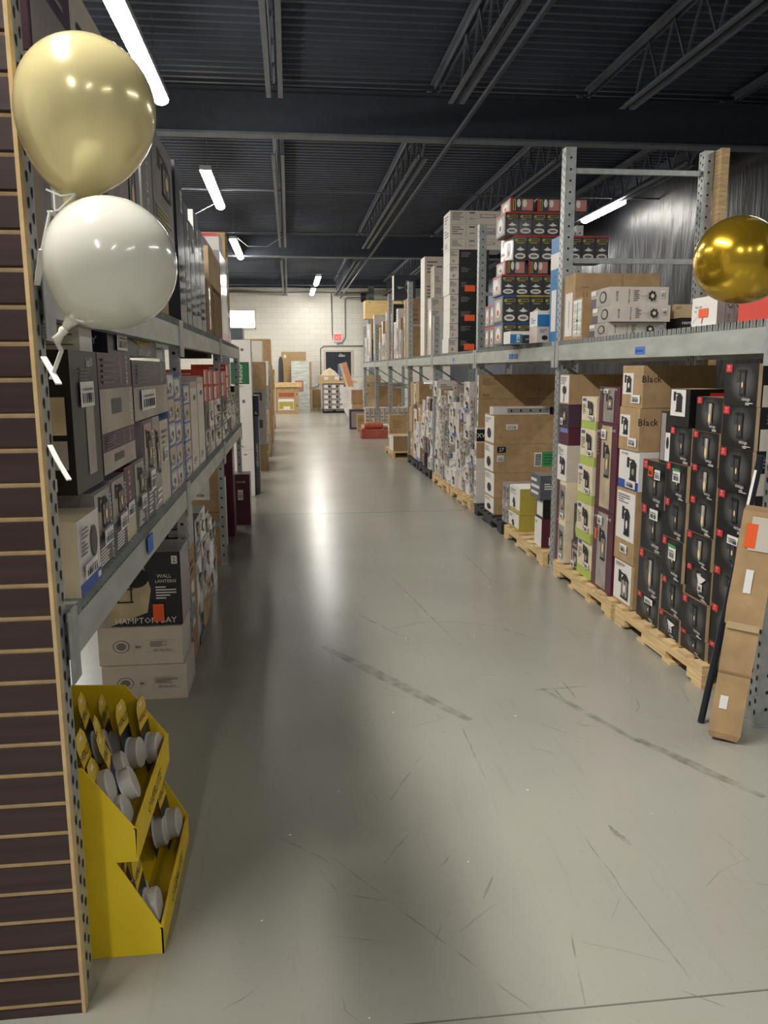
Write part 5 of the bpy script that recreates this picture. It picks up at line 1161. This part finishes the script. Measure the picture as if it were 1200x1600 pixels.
for x, z0, z1, nm in ((-.362, 0, .075, 'lower'), (-.412, .268, .36, 'upper')):
    b = MB(); b.box(x-.004, x, YD0, YD1+.004, z0, z1-.002, 'yellowcard'); b.box(x-.007, x+.001, YD0, YD1+.004, z1-.004, z1, 'yellowedge')
    g, f, asp = text_geo('OVERLITE'); i = len(b.v); mi = b.mi('ink')
    for q, p in g: b.v.append((x+.0006, 2.2+(q-asp/2)*.035, (z0+z1)/2+(p-.5)*.035))
    for q in f: b.f.append(tuple(i+k for k in q)); b.m.append(mi)
    dpart(b, 'front_lip')
b = MB(); b.box(BX, -.366, YD0+.004, YD1, .02, .024, 'yellowcard'); dpart(b, 'tray'); b = MB(); b.box(BX, -.416, YD0+.004, YD1, .27, .274, 'yellowcard'); dpart(b, 'tray')
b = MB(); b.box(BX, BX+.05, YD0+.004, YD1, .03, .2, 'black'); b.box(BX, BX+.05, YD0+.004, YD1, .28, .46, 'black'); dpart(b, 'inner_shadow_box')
def card_proto():
    t = empty('puck_light_pack', (0, 0, 0)); W, H = .1, .225     # card faces +x, base at origin
    b = MB(); pts = [(-W/2, 0), (W/2, 0), (W/2, H*.9), (W/2-.02, H), (-W/2+.02, H), (-W/2, H*.9)]
    b.prism(pts, 'x', -.001, .0, 'black_print'); b.face([(.0008, -W/2, H*.62), (.0008, W/2, H*.62), (.0008, W/2, H*.9), (.0008, W/2-.02, H), (.0008, -W/2+.02, H), (.0008, -W/2, H*.9)], 'yellowedge')
    b.face([(.0014, -.014, H*.9), (.0014, .014, H*.9), (.0014, .014, H*.945), (.0014, -.014, H*.945)], 'white'); b.build('backing_card', t)
    g, f, asp = text_geo('OVERLITE'); m = MB(); m.mi('ink'); m.v = [(.0016, (q-asp/2)*.02, .168+(p-.5)*.02) for q, p in g]; m.f = list(f); m.m = [0]*len(f); m.build('card_lettering', t)
    b = MB(); n = 24; b.tube([(.004, 0, .06), (.032, 0, .06), (.036, 0, .06)], [.045, .045, .04], 'puck', n); pk = b.build('puck_light', t)
    b = MB(); b.tube([(.001, 0, .06), (.006, 0, .06)], [.049, .048], 'blister', n); bl = b.build('blister', t); pk.parent = bl
    return t
def copy_tree(o, parent=None):
    c = o.copy(); COL.objects.link(c); c.parent = parent
    for ch in list(o.children): copy_tree(ch, c)
    return c
proto = card_proto(); first = True
spots = [(197, 1269, 2.0, -20, 4, 'upper tray, front, nearest the slatwall'), (219, 1223, 2.1, -20, 10, 'upper tray, front, second from the near end'), (213, 1176, 2.32, -8, -4, 'upper tray, third from the near end'), (244, 1180, 2.42, -7, -4, 'upper tray, at the far end'),
         (165, 1230, 2.01, -14, 3, 'upper tray, back row, nearest the slatwall'), (190, 1200, 2.15, -16, 10, 'upper tray, back row, second from the near end'), (160, 1165, 2.25, -12, 6, 'upper tray, back row, third from the near end'), (187, 1165, 2.36, -10, 4, 'upper tray, back row, at the far end'),
         (247, 1418, 2.0, -9, 2, 'lower tray, front, nearest the camera'), (222, 1400, 2.04, -14, 8, 'lower tray, back, nearest the camera'), (278, 1306, 2.40, -9, -2, 'lower tray, front, at the far end'), (253, 1315, 2.36, -9, 2, 'lower tray, back, at the far end')]
for x, y, z, ti, rz, lab in spots:
    o = proto if first else copy_tree(proto); first = False
    e_r = Matrix.Rotation(RAD(rz), 3, 'Z') @ Matrix.Rotation(RAD(ti), 3, 'Y'); o.location = atY(x, y, max(z, 2.0))-e_r @ Vector((.02, 0, .06)); up_ = 'upper' in lab; o.location.z = max(o.location.z, .28 if up_ else .03); o.location.x = min(o.location.x, -.458 if up_ else -.405); o.rotation_euler = (0, RAD(ti), RAD(rz)); tag(o, 'yellow-headed puck light pack, '+lab, 'packaged light', 'packaged puck lights in the yellow display')

# ------------------------------------------------------------------ balloons
def balloon(c, r, neckdir, m, name, lab, stretch=1.12):
    c = Vector(c); nd = Vector(neckdir).normalized(); n = 40; seg = 48
    prof = []
    for k in range(n+1):
        a = math.pi*k/n; rr = r*math.sin(a)*(1+.0*math.cos(a)); h = r*math.cos(a)
        if h < 0: h *= stretch*1.05; t = -h/(r*stretch*1.05); rr *= (1-.16*t*t)
        prof.append((max(rr, .0001), h))
    prof = [p for p in prof if not (p[1] < 0 and p[0] < .012)]
    zb = prof[-1][1]; prof += [(.009, zb-.012), (.007, zb-.022)]
    b = MB(); b.tube([(0, 0, h) for _, h in prof], [rr for rr, _ in prof], m, seg, True)
    o = b.build(name, smooth=True, loc=c); q = (-nd).to_track_quat('Z', 'Y'); o.rotation_mode = 'QUATERNION'; o.rotation_quaternion = q
    kb_ = MB(); kb_.tube([(0, 0, zb-.02), (0, 0, zb-.027), (0, 0, zb-.036), (0, 0, zb-.05)], [.006, .009, .006, .01], m, 16); kb_.build('knot', o, smooth=True)
    tag(o, lab, 'balloon'); return o, c+nd*(-(zb-.05))
YBa = 1.615
o, k1 = balloon(atY(135, 170, 1.72), .130, (-.28, 0, -1), 'balloon_pearl', 'balloon', 'pale gold pearl balloon at the upper left, above the white one', 1.22)
o, k2 = balloon(atY(173, 413, 1.57), .1175, (-.62, 0, -.8), 'balloon_white', 'balloon', 'shiny white balloon hanging below the pale gold one', 1.0)
cR = atY(1152, 406, 2.7); o, k3 = balloon(cR, .143, (.75, 0, -.55), 'balloon_gold', 'balloon', 'metallic gold balloon at the right edge before the upper shelf', 1.12)
def ribbon(pts, w, name, lab):
    b = MB(); P = [Vector(p) for p in pts]
    for a, c in zip(P, P[1:]): b.bar(a, c, w, .003, 'ribbon')
    tag(b.build(name), lab, 'ribbon', 'balloon ribbons')
px = lambda x, y, Y=1.66: atY(x, y, Y)
ribbon([k1, px(78, 330), px(66, 390), px(60, 430, 1.74), px(58, 445, 1.77)], .012, 'ribbon', 'white ribbon from the pale gold balloon knot to the rack post')
ribbon([px(72, 296), px(96, 306), px(118, 303), px(92, 328), px(86, 330), px(84, 298)], .005, 'ribbon', 'thin looped tie around the pale gold balloon neck')
ribbon([k2, px(96, 548), px(80, 592, 1.7)], .008, 'ribbon', 'clear tie hanging from the white balloon knot')
ribbon([px(68, 558, 1.75), px(78, 575, 1.7), px(92, 600, 1.66)], .012, 'ribbon', 'flat white tie end sticking out of the post slots')
ribbon([px(78, 696, 1.75), px(90, 720, 1.7), px(108, 750, 1.66)], .01, 'ribbon', 'lower white tie end sticking out of the post slots')
ribbon([k3, (1.8, 2.85, 1.6), (1.92, 2.98, 1.55)], .006, 'ribbon', 'ribbon tying the metallic gold balloon to the near right post')
print('objects', len(bpy.data.objects))
